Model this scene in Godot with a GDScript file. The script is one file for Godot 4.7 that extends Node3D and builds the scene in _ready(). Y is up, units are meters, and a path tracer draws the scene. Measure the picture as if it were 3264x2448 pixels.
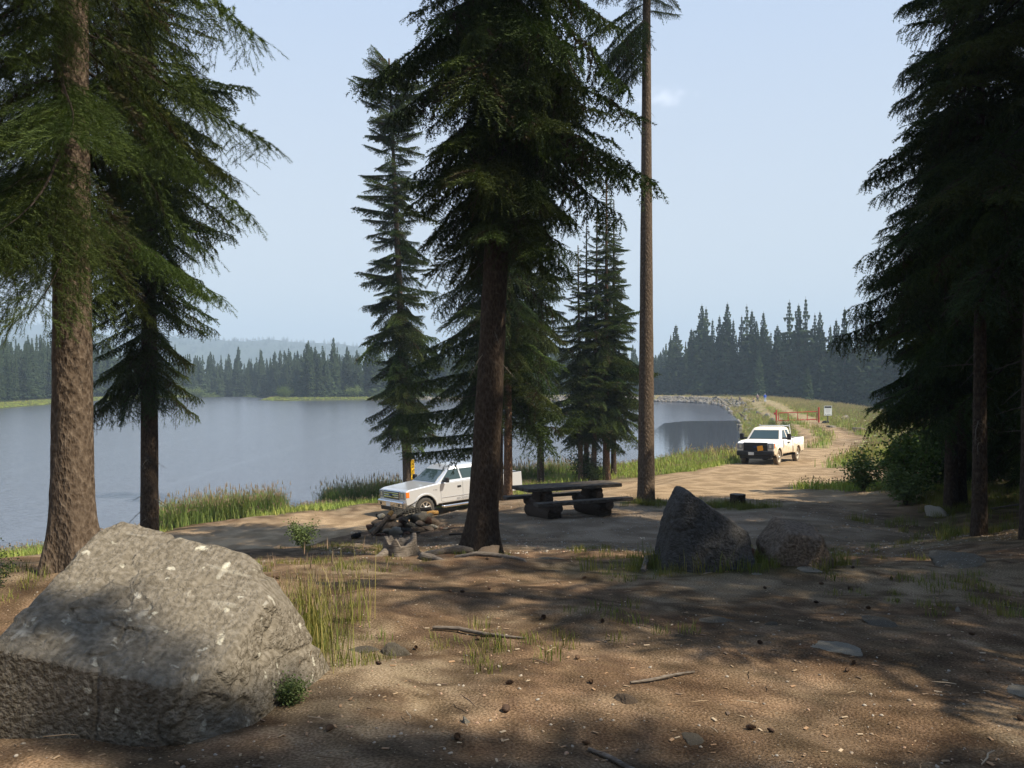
extends Node3D
# Lakeside clearing: spruces, boulders, picnic table, two pickups, dam with gate. Lake level is y = 0, metres.

var rng := RandomNumberGenerator.new()
var used := {}
var mats := {}
var fbm := FastNoiseLite.new()
var fine := FastNoiseLite.new()

# ---------------------------------------------------------------- naming
func numbered(called: String) -> String:
	var n: int = used.get(called, 0)
	used[called] = n + 1
	return called if n == 0 else "%s_%03d" % [called, n]

func tag(o: Node3D, label: String, category: String, group := "", kind := "") -> Node3D:
	if label: o.set_meta("label", label)
	if category: o.set_meta("category", category)
	if group: o.set_meta("group", group)
	if kind: o.set_meta("kind", kind)
	return o

func thing(called: String, label: String, category: String, at := Vector3.ZERO, turn := 0.0, group := "") -> Node3D:
	var o := Node3D.new()
	o.name = numbered(called)
	add_child(o)
	o.position = at
	o.rotation.y = turn
	tag(o, label, category, group)
	return o

func obj(called: String, mesh: Mesh, m: Material, parent: Node3D = null) -> MeshInstance3D:
	var o := MeshInstance3D.new()
	o.mesh = mesh
	o.material_override = m
	if parent == null:
		o.name = numbered(called)
		add_child(o)
	else:
		o.name = called
		parent.add_child(o, true)
	return o

func copy_of(root: Node3D, base: String) -> Node3D:
	var c: Node3D = root.duplicate()
	c.name = numbered(base)
	add_child(c)
	return c

func scatter(called: String, mesh: Mesh, m: Material, xf: Array, tint: Array, parent: Node3D = null) -> MultiMeshInstance3D:
	var mm := MultiMesh.new()
	mm.transform_format = MultiMesh.TRANSFORM_3D
	mm.use_colors = true
	mm.mesh = mesh
	mm.instance_count = xf.size()
	for i in xf.size():
		mm.set_instance_transform(i, xf[i])
		mm.set_instance_color(i, tint[i])
	var o := MultiMeshInstance3D.new()
	o.multimesh = mm
	o.material_override = m
	if parent == null:
		o.name = numbered(called)
		add_child(o)
	else:
		o.name = called
		parent.add_child(o, true)
	return o

# ---------------------------------------------------------------- mesh builder
class MB:
	var v := PackedVector3Array()
	var uv := PackedVector2Array()
	var c := PackedColorArray()
	var ix := PackedInt32Array()
	var col := Color.WHITE
	func p(a: Vector3, t := Vector2.ZERO) -> int:
		v.append(a)
		uv.append(t)
		c.append(col)
		return v.size() - 1
	func t(a: int, b: int, d: int) -> void:
		ix.append(a)
		ix.append(b)
		ix.append(d)
	func tri(a: Vector3, b: Vector3, d: Vector3) -> void:
		t(p(a), p(b), p(d))
	func quad(a: Vector3, b: Vector3, d: Vector3, e: Vector3) -> void:
		var i := p(a)
		p(b)
		p(d)
		p(e)
		t(i, i + 1, i + 2)
		t(i, i + 2, i + 3)
	# closed tube through pts with radii
	func tube(pts: Array, rad: Array, n := 8, caps := true) -> void:
		var first := v.size()
		var k := pts.size()
		var side := Vector3.ZERO
		for i in k:
			var f: Vector3 = (pts[mini(i + 1, k - 1)] - pts[maxi(i - 1, 0)]).normalized()
			if i == 0:
				side = f.cross(Vector3.UP if absf(f.y) < 0.9 else Vector3.RIGHT).normalized()
			side = (side - f * side.dot(f)).normalized()
			var up := f.cross(side)
			for j in n:
				var a := TAU * j / n
				p(pts[i] + (side * cos(a) + up * sin(a)) * rad[i])
		for i in k - 1:
			for j in n:
				var a := first + i * n + j
				var b := first + i * n + (j + 1) % n
				t(a, b, b + n)
				t(a, b + n, a + n)
		if caps:
			for e in [0, k - 1]:
				var m := p(pts[e])
				for j in n:
					var a: int = first + e * n + j
					var b: int = first + e * n + (j + 1) % n
					var a2 := p(v[a])
					var b2 := p(v[b])
					if e == 0: t(m, b2, a2)
					else: t(m, a2, b2)
	# box with bevelled edges, centre at, half sizes h
	func box(at: Vector3, h: Vector3, bev := 0.0, b := Basis.IDENTITY) -> void:
		if bev <= 0.0: bev = minf(h.x, minf(h.y, h.z)) * 0.12
		var s := [Vector3(1, 0, 0), Vector3(0, 1, 0), Vector3(0, 0, 1)]
		for ax in 3:
			for sg in [-1.0, 1.0]:
				var n: Vector3 = s[ax] * sg
				var u: Vector3 = s[(ax + 1) % 3]
				var w: Vector3 = s[(ax + 2) % 3]
				var o := n * h[ax]
				var uu := u * (h[(ax + 1) % 3] - bev)
				var ww := w * (h[(ax + 2) % 3] - bev)
				var q := [o - uu - ww, o + uu - ww, o + uu + ww, o - uu + ww]
				if sg > 0: q.reverse()
				quad(at + b * q[0], at + b * q[1], at + b * q[2], at + b * q[3])
		for ax in 3:
			var a1 := (ax + 1) % 3
			var a2 := (ax + 2) % 3
			for s1 in [-1.0, 1.0]:
				for s2 in [-1.0, 1.0]:
					var l: Vector3 = s[ax] * (h[ax] - bev)
					var e1: Vector3 = s[a1] * s1 * h[a1] + s[a2] * s2 * (h[a2] - bev)
					var e2: Vector3 = s[a1] * s1 * (h[a1] - bev) + s[a2] * s2 * h[a2]
					var q := [e1 - l, e1 + l, e2 + l, e2 - l]
					if s1 * s2 > 0: q.reverse()
					quad(at + b * q[0], at + b * q[1], at + b * q[2], at + b * q[3])
		for sx in [-1.0, 1.0]:
			for sy in [-1.0, 1.0]:
				for sz in [-1.0, 1.0]:
					var k := Vector3(sx, sy, sz)
					var a: Vector3 = k * Vector3(h.x, h.y - bev, h.z - bev)
					var e: Vector3 = k * Vector3(h.x - bev, h.y, h.z - bev)
					var f: Vector3 = k * Vector3(h.x - bev, h.y - bev, h.z)
					if sx * sy * sz > 0: tri(at + b * a, at + b * f, at + b * e)
					else: tri(at + b * a, at + b * e, at + b * f)
	# lathe round axis through at; prof = [radius, along]
	func lathe(prof: Array, n: int, at := Vector3.ZERO, b := Basis.IDENTITY) -> void:
		var first := v.size()
		for i in prof.size():
			for j in n:
				var a := TAU * j / n
				p(at + b * Vector3(cos(a) * prof[i][0], prof[i][1], sin(a) * prof[i][0]))
		for i in prof.size() - 1:
			for j in n:
				var a := first + i * n + j
				var e := first + i * n + (j + 1) % n
				t(a, a + n, e + n)
				t(a, e + n, e)
	# polygon in (x, y), extruded along z from z0 to z1, outer rims inset by bev
	func slab(poly: PackedVector2Array, z0: float, z1: float, bev := 0.01) -> void:
		var n := poly.size()
		var area := 0.0
		for i in n:
			area += poly[i].cross(poly[(i + 1) % n])
		var pl := poly.duplicate()
		if area < 0: pl.reverse()
		var ins := PackedVector2Array()
		for i in n:
			var e1 := (pl[i] - pl[(i + n - 1) % n]).normalized()
			var e2 := (pl[(i + 1) % n] - pl[i]).normalized()
			var nn := (Vector2(-e1.y, e1.x) + Vector2(-e2.y, e2.x)).normalized()
			ins.append(pl[i] + nn * bev)
		var tris := Geometry2D.triangulate_polygon(ins)
		for k in range(0, tris.size(), 3):
			var a := ins[tris[k]]
			var b := ins[tris[k + 1]]
			var d := ins[tris[k + 2]]
			if (b - a).cross(d - a) < 0:
				var s := b
				b = d
				d = s
			_uvtri(a, d, b, z1)
			_uvtri(a, b, d, z0)
		var zs := [z0, z0 + bev, z1 - bev, z1]
		var rings := [ins, pl, pl, ins]
		for k in 3:
			for i in n:
				var j := (i + 1) % n
				var a: Vector2 = rings[k][i]
				var b: Vector2 = rings[k][j]
				var d: Vector2 = rings[k + 1][j]
				var e: Vector2 = rings[k + 1][i]
				var q := p(Vector3(a.x, a.y, zs[k]), _u(a))
				p(Vector3(b.x, b.y, zs[k]), _u(b))
				p(Vector3(d.x, d.y, zs[k + 1]), _u(d))
				p(Vector3(e.x, e.y, zs[k + 1]), _u(e))
				t(q, q + 2, q + 1)
				t(q, q + 3, q + 2)
	func _u(a: Vector2) -> Vector2:
		return Vector2(a.x * 0.5, 1.0 - a.y * 0.5)
	func _uvtri(a: Vector2, b: Vector2, d: Vector2, z: float) -> void:
		var i := p(Vector3(a.x, a.y, z), _u(a))
		p(Vector3(b.x, b.y, z), _u(b))
		p(Vector3(d.x, d.y, z), _u(d))
		t(i, i + 1, i + 2)
	func mesh(smooth := true) -> ArrayMesh:
		var n := PackedVector3Array()
		if not smooth:
			var v2 := PackedVector3Array()
			var u2 := PackedVector2Array()
			var c2 := PackedColorArray()
			v2.resize(ix.size())
			u2.resize(ix.size())
			c2.resize(ix.size())
			n.resize(ix.size())
			for i in range(0, ix.size(), 3):
				var nn := (v[ix[i + 2]] - v[ix[i]]).cross(v[ix[i + 1]] - v[ix[i]]).normalized()
				for k in 3:
					v2[i + k] = v[ix[i + k]]
					u2[i + k] = uv[ix[i + k]]
					c2[i + k] = c[ix[i + k]]
					n[i + k] = nn
			v = v2
			uv = u2
			c = c2
			ix = PackedInt32Array(range(v.size()))
		else:
			n.resize(v.size())
			for i in range(0, ix.size(), 3):
				var nn := (v[ix[i + 2]] - v[ix[i]]).cross(v[ix[i + 1]] - v[ix[i]])
				n[ix[i]] += nn
				n[ix[i + 1]] += nn
				n[ix[i + 2]] += nn
			for i in n.size():
				n[i] = n[i].normalized() if n[i].length_squared() > 1e-20 else Vector3.UP
		var a := []
		a.resize(Mesh.ARRAY_MAX)
		a[Mesh.ARRAY_VERTEX] = v
		a[Mesh.ARRAY_NORMAL] = n
		a[Mesh.ARRAY_TEX_UV] = uv
		a[Mesh.ARRAY_COLOR] = c
		a[Mesh.ARRAY_INDEX] = ix
		var m := ArrayMesh.new()
		m.add_surface_from_arrays(Mesh.PRIMITIVE_TRIANGLES, a)
		return m

# ---------------------------------------------------------------- materials
func lin(r: float, g: float, b: float) -> Color:
	return Color(r, g, b).linear_to_srgb()

func noise_tex(size: int, freq: float, type: int, seed_: int, octaves: int, lo: Color, hi: Color, normal := false, bump := 4.0, a := 0.0, b := 1.0) -> NoiseTexture2D:
	var n := FastNoiseLite.new()
	n.noise_type = type
	n.seed = seed_
	n.frequency = freq
	n.fractal_octaves = octaves
	if octaves < 2: n.fractal_type = FastNoiseLite.FRACTAL_NONE
	var t := NoiseTexture2D.new()
	t.width = size
	t.height = size
	t.seamless = true
	t.seamless_blend_skirt = 0.15
	t.noise = n
	if normal:
		t.as_normal_map = true
		t.bump_strength = bump
	else:
		var g := Gradient.new()
		g.offsets = PackedFloat32Array([a, b])
		g.colors = PackedColorArray([lo, hi])
		t.color_ramp = g
	return t

func mat(key: String, color: Color, rough := 0.9, metal := 0.0, vcol := false) -> StandardMaterial3D:
	if mats.has(key): return mats[key]
	var m := StandardMaterial3D.new()
	m.resource_name = key
	m.albedo_color = color
	m.roughness = rough
	m.metallic = metal
	m.metallic_specular = 0.35
	m.vertex_color_use_as_albedo = vcol
	mats[key] = m
	return m

func make_materials() -> void:
	var sx := FastNoiseLite.TYPE_SIMPLEX_SMOOTH
	var ce := FastNoiseLite.TYPE_CELLULAR
	var grit := noise_tex(1024, 0.045, sx, 3, 5, lin(0.45, 0.42, 0.38), lin(1.0, 1.0, 1.0), false, 0, 0.25, 0.75)
	var gritbump := noise_tex(1024, 0.05, sx, 5, 5, Color.BLACK, Color.WHITE)
	var blotch := noise_tex(512, 0.012, sx, 9, 5, lin(0.62, 0.6, 0.58), lin(1, 1, 1), false, 0, 0.3, 0.7)
	var g := mat("ground", Color.WHITE, 0.95, 0, true)
	g.metallic_specular = 0.15
	g.albedo_texture = grit
	g.uv1_triplanar = true
	g.uv1_world_triplanar = true
	g.uv1_scale = Vector3(0.9, 0.9, 0.9)
	g.heightmap_enabled = true
	g.heightmap_texture = gritbump
	g.heightmap_scale = 0.9
	g.detail_enabled = true
	g.detail_albedo = blotch
	g.detail_blend_mode = BaseMaterial3D.BLEND_MODE_MUL
	g.detail_uv_layer = BaseMaterial3D.DETAIL_UV_2
	g.uv2_triplanar = true
	g.uv2_world_triplanar = true
	g.uv2_scale = Vector3(0.13, 0.13, 0.13)
	# bark
	var barkc := noise_tex(512, 0.03, ce, 11, 3, lin(0.35, 0.32, 0.3), lin(1, 1, 1), false, 0, 0.2, 0.8)
	var barkh := noise_tex(512, 0.03, ce, 11, 3, Color.BLACK, Color.WHITE)
	for k in [["bark_grey", lin(0.16, 0.125, 0.095)], ["bark_brown", lin(0.085, 0.064, 0.048)], ["bark_tan", lin(0.22, 0.14, 0.09)]]:
		var m := mat(k[0], k[1], 0.92)
		m.metallic_specular = 0.2
		m.albedo_texture = barkc
		m.uv1_triplanar = true
		m.uv1_scale = Vector3(1.9, 0.8, 1.9)
		m.heightmap_enabled = true
		m.heightmap_texture = barkh
		m.heightmap_scale = 2.2
	# rock
	var rockc := noise_tex(1024, 0.012, sx, 21, 6, lin(0.5, 0.48, 0.44), lin(1, 1, 1), false, 0, 0.28, 0.72)
	var rockh := noise_tex(1024, 0.02, sx, 22, 6, Color.BLACK, Color.WHITE)
	for k in [["rock_pale", lin(0.2, 0.178, 0.145)], ["rock_dark", lin(0.085, 0.082, 0.08)], ["rock_brown", lin(0.2, 0.155, 0.12)], ["rock_red", lin(0.2, 0.115, 0.085)], ["rock_soot", lin(0.05, 0.047, 0.045)], ["rock_white", lin(0.45, 0.42, 0.36)]]:
		var m := mat(k[0], k[1], 0.88)
		m.metallic_specular = 0.25
		m.albedo_texture = rockc
		m.uv1_triplanar = true
		m.uv1_scale = Vector3(1.5, 1.5, 1.5)
		m.heightmap_enabled = true
		m.heightmap_texture = rockh
		m.heightmap_scale = 2.0
	# the big boulder carries pale lichen spots
	var lichen := NoiseTexture2D.new()
	var ln := FastNoiseLite.new()
	ln.seed = 77
	ln.frequency = 0.007
	ln.fractal_octaves = 6
	lichen.noise = ln
	lichen.width = 1024
	lichen.height = 1024
	lichen.seamless = true
	var lg := Gradient.new()
	lg.offsets = PackedFloat32Array([0.0, 0.77, 0.85, 1.0])
	lg.colors = PackedColorArray([Color(1, 1, 1, 0), Color(lin(0.5, 0.48, 0.38), 0.0), Color(lin(0.52, 0.5, 0.4), 0.75), Color(lin(0.6, 0.58, 0.5), 0.9)])
	lichen.color_ramp = lg
	var rp: StandardMaterial3D = mats["rock_pale"]
	rp.detail_enabled = true
	rp.detail_albedo = lichen
	rp.detail_uv_layer = BaseMaterial3D.DETAIL_UV_2
	rp.uv2_triplanar = true
	rp.uv2_scale = Vector3(0.9, 0.9, 0.9)
	# foliage
	var f := mat("needles", Color.WHITE, 0.75, 0, true)
	f.metallic_specular = 0.2
	f.backlight_enabled = true
	f.backlight = lin(0.25, 0.3, 0.12)
	var gr := mat("grass", Color.WHITE, 0.8, 0, true)
	gr.metallic_specular = 0.2
	gr.backlight_enabled = true
	gr.backlight = lin(0.5, 0.55, 0.2)
	for k in [["far_needles", lin(0.75, 0.75, 0.75)], ["far_needles_pale", lin(1.0, 1.0, 1.0)], ["far_needles_dark", lin(0.5, 0.54, 0.58)]]:
		var ff := mat(k[0], k[1], 0.9, 0, true)
		ff.metallic_specular = 0.1
	mat("plain_v", Color.WHITE, 0.9, 0, true)
	# weathered timber
	var woodc := noise_tex(512, 0.02, sx, 31, 5, lin(0.45, 0.42, 0.4), lin(1, 1, 1), false, 0, 0.25, 0.75)
	var woodh := noise_tex(512, 0.02, sx, 31, 5, Color.BLACK, Color.WHITE)
	for k in [["timber", lin(0.115, 0.1, 0.085)], ["deadwood", lin(0.19, 0.165, 0.14)], ["logwood", lin(0.08, 0.062, 0.05)], ["freshwood", lin(0.45, 0.26, 0.09)], ["charcoal", lin(0.015, 0.014, 0.014)]]:
		var m := mat(k[0], k[1], 0.9)
		m.metallic_specular = 0.2
		m.albedo_texture = woodc
		m.uv1_triplanar = true
		m.uv1_scale = Vector3(0.7, 4.0, 4.0)
		m.heightmap_enabled = true
		m.heightmap_texture = woodh
		m.heightmap_scale = 0.8
	# water, ruffled and calm
	var ripple := noise_tex(1024, 0.016, sx, 41, 5, Color.BLACK, Color.WHITE, true, 6.0)
	for k in [["water_ruffled", 0.5, 0.18], ["water_calm", 0.07, 0.03]]:
		var m := mat(k[0], lin(0.06, 0.066, 0.085), k[2])
		m.metallic_specular = 0.6
		m.normal_enabled = true
		m.normal_texture = ripple
		m.normal_scale = k[1]
		m.uv1_triplanar = true
		m.uv1_world_triplanar = true
		m.uv1_scale = Vector3(0.07, 0.1, 0.16)

# ---------------------------------------------------------------- terrain
const PLATEAU := [[-400, 9.0], [-40, 5.6], [-8, 4.85], [0, 4.65], [5, 4.45], [8, 4.27], [10, 4.1], [12, 3.8], [13.5, 3.58], [16, 3.28], [18.5, 3.12], [20, 3.08], [23, 2.98], [30, 2.5], [47, 1.66], [60, 1.35], [100, 1.33], [180, 1.6], [260, 1.7], [600, 4.0]]
const EDGE := [[-80, 0], [-16, 5], [-10, 8], [-6, 11.5], [-4.5, 14.5], [-3, 18.8], [-1, 22], [0, 24], [3, 27], [6, 31], [9, 38], [12, 60], [14, 400]]
const LOW := [[-20, 0.7], [-3, 0.82], [1, 1.1], [4, 1.4], [8, 1.6], [14, 1.7]]
var LAKE := PackedVector2Array([Vector2(-60, -12), Vector2(-35, -20), Vector2(-24, -27), Vector2(-18.5, -31), Vector2(-15.5, -37), Vector2(-10, -42), Vector2(-5, -45), Vector2(0, -49), Vector2(4, -53), Vector2(8, -58), Vector2(12, -60), Vector2(14.5, -64), Vector2(20, -76), Vector2(24, -90), Vector2(28.4, -106), Vector2(36, -137), Vector2(45, -180), Vector2(50, -205), Vector2(51, -225), Vector2(46, -238), Vector2(40, -243), Vector2(25, -247), Vector2(8, -250), Vector2(-20, -262), Vector2(-45, -268), Vector2(-69, -254), Vector2(-78, -262), Vector2(-82, -290), Vector2(-100, -318), Vector2(-119, -300), Vector2(-125, -260), Vector2(-116, -212), Vector2(-110, -180), Vector2(-130, -120), Vector2(-140, -60), Vector2(-100, -20)])
var ROAD := PackedVector2Array([Vector2(6, -30), Vector2(14, -47), Vector2(21, -60), Vector2(26, -71), Vector2(29.5, -83), Vector2(33, -100), Vector2(43.5, -145), Vector2(53, -182), Vector2(58, -212), Vector2(57, -232), Vector2(50, -246), Vector2(38, -251), Vector2(10, -257), Vector2(-20, -270)])
var SHORE_TRACK := PackedVector2Array([Vector2(-40, -12), Vector2(-22, -19), Vector2(-14, -25), Vector2(-9, -30), Vector2(-4, -34), Vector2(1, -35), Vector2(6, -30), Vector2(9, -26)])
var gx := PackedFloat32Array()
var gz := PackedFloat32Array()
var gh := PackedFloat32Array()

func table(t: Array, x: float) -> float:
	if x <= t[0][0]: return t[0][1]
	for i in range(1, t.size()):
		if x <= t[i][0]:
			var k: float = (x - t[i - 1][0]) / (t[i][0] - t[i - 1][0])
			return lerpf(t[i - 1][1], t[i][1], k)
	return t[t.size() - 1][1]

func seg_d(p: Vector2, a: Vector2, b: Vector2) -> float:
	var ab := b - a
	var t := clampf((p - a).dot(ab) / ab.length_squared(), 0.0, 1.0)
	return p.distance_to(a + ab * t)

func lake_d(p: Vector2) -> float:   # > 0 on land
	var m := 1e9
	var n := LAKE.size()
	for i in n:
		m = minf(m, seg_d(p, LAKE[i], LAKE[(i + 1) % n]))
	return -m if Geometry2D.is_point_in_polygon(p, LAKE) else m

func road_d(p: Vector2) -> float:   # signed: > 0 on the downstream side
	var m := 1e9
	var s := 1.0
	for i in ROAD.size() - 1:
		var d := seg_d(p, ROAD[i], ROAD[i + 1])
		if d < m:
			m = d
			s = signf((ROAD[i + 1] - ROAD[i]).cross(p - ROAD[i]))
	return m * s

func height(x: float, z: float) -> float:
	var d := -z
	var p := Vector2(x, z)
	var h := (table(PLATEAU, d - 0.6) + table(PLATEAU, d) + table(PLATEAU, d + 0.6)) / 3.0
	h += 0.13 * clampf(x - 5.2 - 4.5 * smoothstep(11.0, 21.0, d) + 0.8 * fbm.get_noise_2d(x * 2.0, z * 2.0), 0.0, 20.0) * (1.0 - smoothstep(22.0, 32.0, d))
	h -= 0.12 * smoothstep(0.0, -3.0, x) * smoothstep(13.0, 18.0, d)
	var e := table(EDGE, x)
	h = lerpf(h, minf(h, table(LOW, x)), smoothstep(e, e + 10.0, d))
	if d > 40.0:
		h -= smoothstep(3.0, 45.0, road_d(p)) * 3.6 * smoothstep(50.0, 80.0, d)
		h += 0.55 * smoothstep(3.0, 6.0, road_d(p)) * (1.0 - smoothstep(6.0, 16.0, road_d(p))) * smoothstep(40.0, 46.0, d) * (1.0 - smoothstep(55.0, 75.0, d))
	if d > 25.0 or x < -15.0:
		var s := lake_d(p)
		if s < 0.0: h = maxf(-3.0, 0.3 * s)
		else: h = lerpf(0.0, h, smoothstep(0.0, 6.0, s))
	# the uneven trodden ground
	var near := 1.0 - smoothstep(30.0, 60.0, Vector2(x, z).length())
	h += (0.10 * fbm.get_noise_2d(x * 3.0, z * 3.0) + 0.025 * fbm.get_noise_2d(x * 14.0, z * 14.0)) * (0.25 + 0.75 * near) * (1.0 if h > 0.1 else 0.0)
	h += 0.08 * exp(-((x + 0.9) ** 2 / 1.6 + (z + 11.6) ** 2 / 1.2))       # root mound of the middle spruce
	h += 0.25 * exp(-((x + 4.2) ** 2 / 1.2 + (z + 8.0) ** 2 / 1.0))
	h += 0.1 * exp(-((x - 2.9) ** 2 / 3.0 + (z + 9.6) ** 2 / 0.6))
	return h

func axis(points: Array) -> PackedFloat32Array:   # [[from, to, step], ...]
	var out := PackedFloat32Array()
	for s in points:
		var x: float = s[0]
		while x < s[1] - 1e-4:
			out.append(x)
			x += s[2]
	out.append(points[points.size() - 1][1])
	return out

func gy(x: float, z: float) -> float:   # height of the built mesh
	var i := clampi(gx.bsearch(x) - 1, 0, gx.size() - 2)
	var j := clampi(gz.bsearch(z) - 1, 0, gz.size() - 2)
	var u := (x - gx[i]) / (gx[i + 1] - gx[i])
	var w := (z - gz[j]) / (gz[j + 1] - gz[j])
	var n := gx.size()
	return lerpf(lerpf(gh[j * n + i], gh[j * n + i + 1], u), lerpf(gh[(j + 1) * n + i], gh[(j + 1) * n + i + 1], u), w)

func on(x: float, z: float, sink := 0.0) -> Vector3:
	return Vector3(x, gy(x, z) - sink, z)

func grass_at(x: float, z: float) -> float:   # how grassy, 0 to 1
	var d := -z
	var p := Vector2(x, z)
	var n := fbm.get_noise_2d(x * 1.7 + 40.0, z * 1.7)
	var g := 0.0
	if d > 24.0 or x < -8.0:
		var s := lake_d(p)
		if d < 62.0:
			g = maxf(g, (1.0 - smoothstep(3.5, 5.5, s + 2.0 * n)) * (1.0 if x < 6.5 else 0.8))
			if x > -3.5 and x < 6.0 and d > 36.5: g = maxf(g, 1.0 - smoothstep(5.0, 11.0, s + 2.0 * n))
	if d > 42.0:
		var r := road_d(p)
		if r > 2.6 + 1.5 * n: g = maxf(g, smoothstep(2.6, 4.5, r + 2.0 * n))
		elif r < -2.3 + n: g = maxf(g, 0.75)
		elif d > 62.0 and absf(r) < 0.5: g = maxf(g, 0.55)
	if d < 30.0:
		g = maxf(g, 1.2 * exp(-((x - 2.3) ** 2 / 1.7 + (d - 9.75) ** 2 / 0.22)))
		g = maxf(g, 1.1 * exp(-((x - 3.2) ** 2 / 0.5 + (d - 9.9) ** 2 / 0.25)))
		g = maxf(g, exp(-((x - 5.6) ** 2 / 1.5 + (d - 22.4) ** 2 / 0.5)) + 0.9 * exp(-((x - 3.6) ** 2 / 0.5 + (d - 23.0) ** 2 / 0.4)))
		g = maxf(g, 0.7 * exp(-((x + 1.5) ** 2 / 0.04 + (d - 6.2) ** 2 / 0.9)))
		if d > 10.0: g = maxf(g, 0.32 * smoothstep(7.0, 10.0, x + 4.0 * n) if d < 20.0 else 0.7 * smoothstep(9.5, 11.5, x + 2.0 * n))
		g = maxf(g, 0.75 * exp(-((x + 3.5) ** 2 / 0.3 + (d - 6.1) ** 2 / 0.06)))
	return clampf(g, 0.0, 1.0)

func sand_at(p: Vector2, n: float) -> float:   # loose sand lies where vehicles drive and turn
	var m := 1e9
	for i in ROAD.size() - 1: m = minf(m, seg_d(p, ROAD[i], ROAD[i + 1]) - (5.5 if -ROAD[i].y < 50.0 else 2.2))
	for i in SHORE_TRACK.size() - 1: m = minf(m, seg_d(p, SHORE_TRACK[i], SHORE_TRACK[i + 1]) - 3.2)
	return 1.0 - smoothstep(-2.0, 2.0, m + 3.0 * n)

func ground_colour(x: float, z: float, h: float) -> Color:
	var d := -z
	var p := Vector2(x, z)
	var n := fbm.get_noise_2d(x * 2.2, z * 2.2)
	var n2 := fine.get_noise_2d(x * 3.0, z * 3.0)
	var c := Color(0.205, 0.15, 0.1)                       # trodden earth with needle litter
	c = c.lerp(Color(0.21, 0.132, 0.08), clampf(0.5 + 1.5 * n2, 0, 1) * 0.6)
	c = c.lerp(Color(0.28, 0.21, 0.14), clampf(n * 2.0, 0, 1) * 0.7)
	var n3 := fine.get_noise_2d(x * 9.0 + 70.0, z * 9.0)
	c = c * clampf(1.0 + 0.9 * n3 + 0.5 * n2, 0.55, 1.6)
	c = c.lerp(Color(0.33, 0.265, 0.185), smoothstep(0.1, 0.45, n + 0.4 * n3) * 0.8)
	c = c.lerp(Color(0.09, 0.062, 0.042), smoothstep(0.12, 0.4, n2 - 0.3 * n3) * 0.55)
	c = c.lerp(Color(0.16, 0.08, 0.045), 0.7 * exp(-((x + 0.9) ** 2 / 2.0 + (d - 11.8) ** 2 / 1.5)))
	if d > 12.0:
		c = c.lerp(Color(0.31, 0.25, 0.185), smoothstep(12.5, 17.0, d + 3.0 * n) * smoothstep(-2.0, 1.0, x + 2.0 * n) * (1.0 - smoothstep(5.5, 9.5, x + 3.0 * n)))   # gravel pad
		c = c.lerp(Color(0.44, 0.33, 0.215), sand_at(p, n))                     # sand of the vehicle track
		c = c.lerp(Color(0.05, 0.045, 0.042), 0.85 * exp(-((x + 2.35) ** 2 / 1.1 + (d - 18.6) ** 2 / 0.9)))                          # ash round the fire ring
	if d > 42.0:
		var r := absf(road_d(p))
		c = c.lerp(Color(0.4, 0.33, 0.2), smoothstep(80.0, 120.0, d))
		if r > 6.0 and d > 70.0: c = c.lerp(Color(0.07, 0.085, 0.035), smoothstep(6.0, 9.0, r))
	var g := grass_at(x, z)
	if g > 0.01:
		var gc := Color(0.10, 0.11, 0.04)
		if d > 48.0: gc = Color(0.19, 0.24, 0.075).lerp(Color(0.34, 0.31, 0.15), clampf(0.25 + n * 1.5, 0, 0.8))
		c = c.lerp(gc, g * clampf(0.75 + n * 1.5, 0.2, 1.0))
	if h < 0.02: c = Color(0.05, 0.045, 0.035)
	if d > 255.0 or x < -105.0: c = Color(0.1, 0.12, 0.045)
	return c

func build_ground() -> void:
	gx = axis([[-3600.0, -400.0, 400.0], [-400.0, -140.0, 20.0], [-140.0, -40.0, 4.0], [-40.0, -12.0, 0.8], [-12.0, -4.5, 0.25], [-4.5, 7.0, 0.09], [7.0, 14.0, 0.25], [14.0, 40.0, 0.7], [40.0, 120.0, 2.5], [120.0, 400.0, 28.0], [400.0, 3600.0, 400.0]])
	gz = axis([[-3600.0, -400.0, 400.0], [-400.0, -280.0, 15.0], [-280.0, -90.0, 2.5], [-90.0, -45.0, 0.9], [-45.0, -26.0, 0.4], [-26.0, -14.0, 0.2], [-14.0, -3.0, 0.09], [-3.0, 12.0, 0.6], [12.0, 60.0, 8.0], [60.0, 3600.0, 590.0]])
	var b := MB.new()
	var n := gx.size()
	gh.resize(n * gz.size())
	for j in gz.size():
		for i in n:
			var h := height(gx[i], gz[j])
			gh[j * n + i] = h
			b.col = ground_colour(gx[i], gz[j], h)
			b.p(Vector3(gx[i], h, gz[j]))
	for j in gz.size() - 1:
		for i in n - 1:
			var a := j * n + i
			b.t(a, a + 1, a + n + 1)
			b.t(a, a + n + 1, a + n)
	tag(obj("ground", b.mesh(), mats["ground"]), "trodden brown earth and sandy track sloping to the lake", "", "", "structure")

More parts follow.
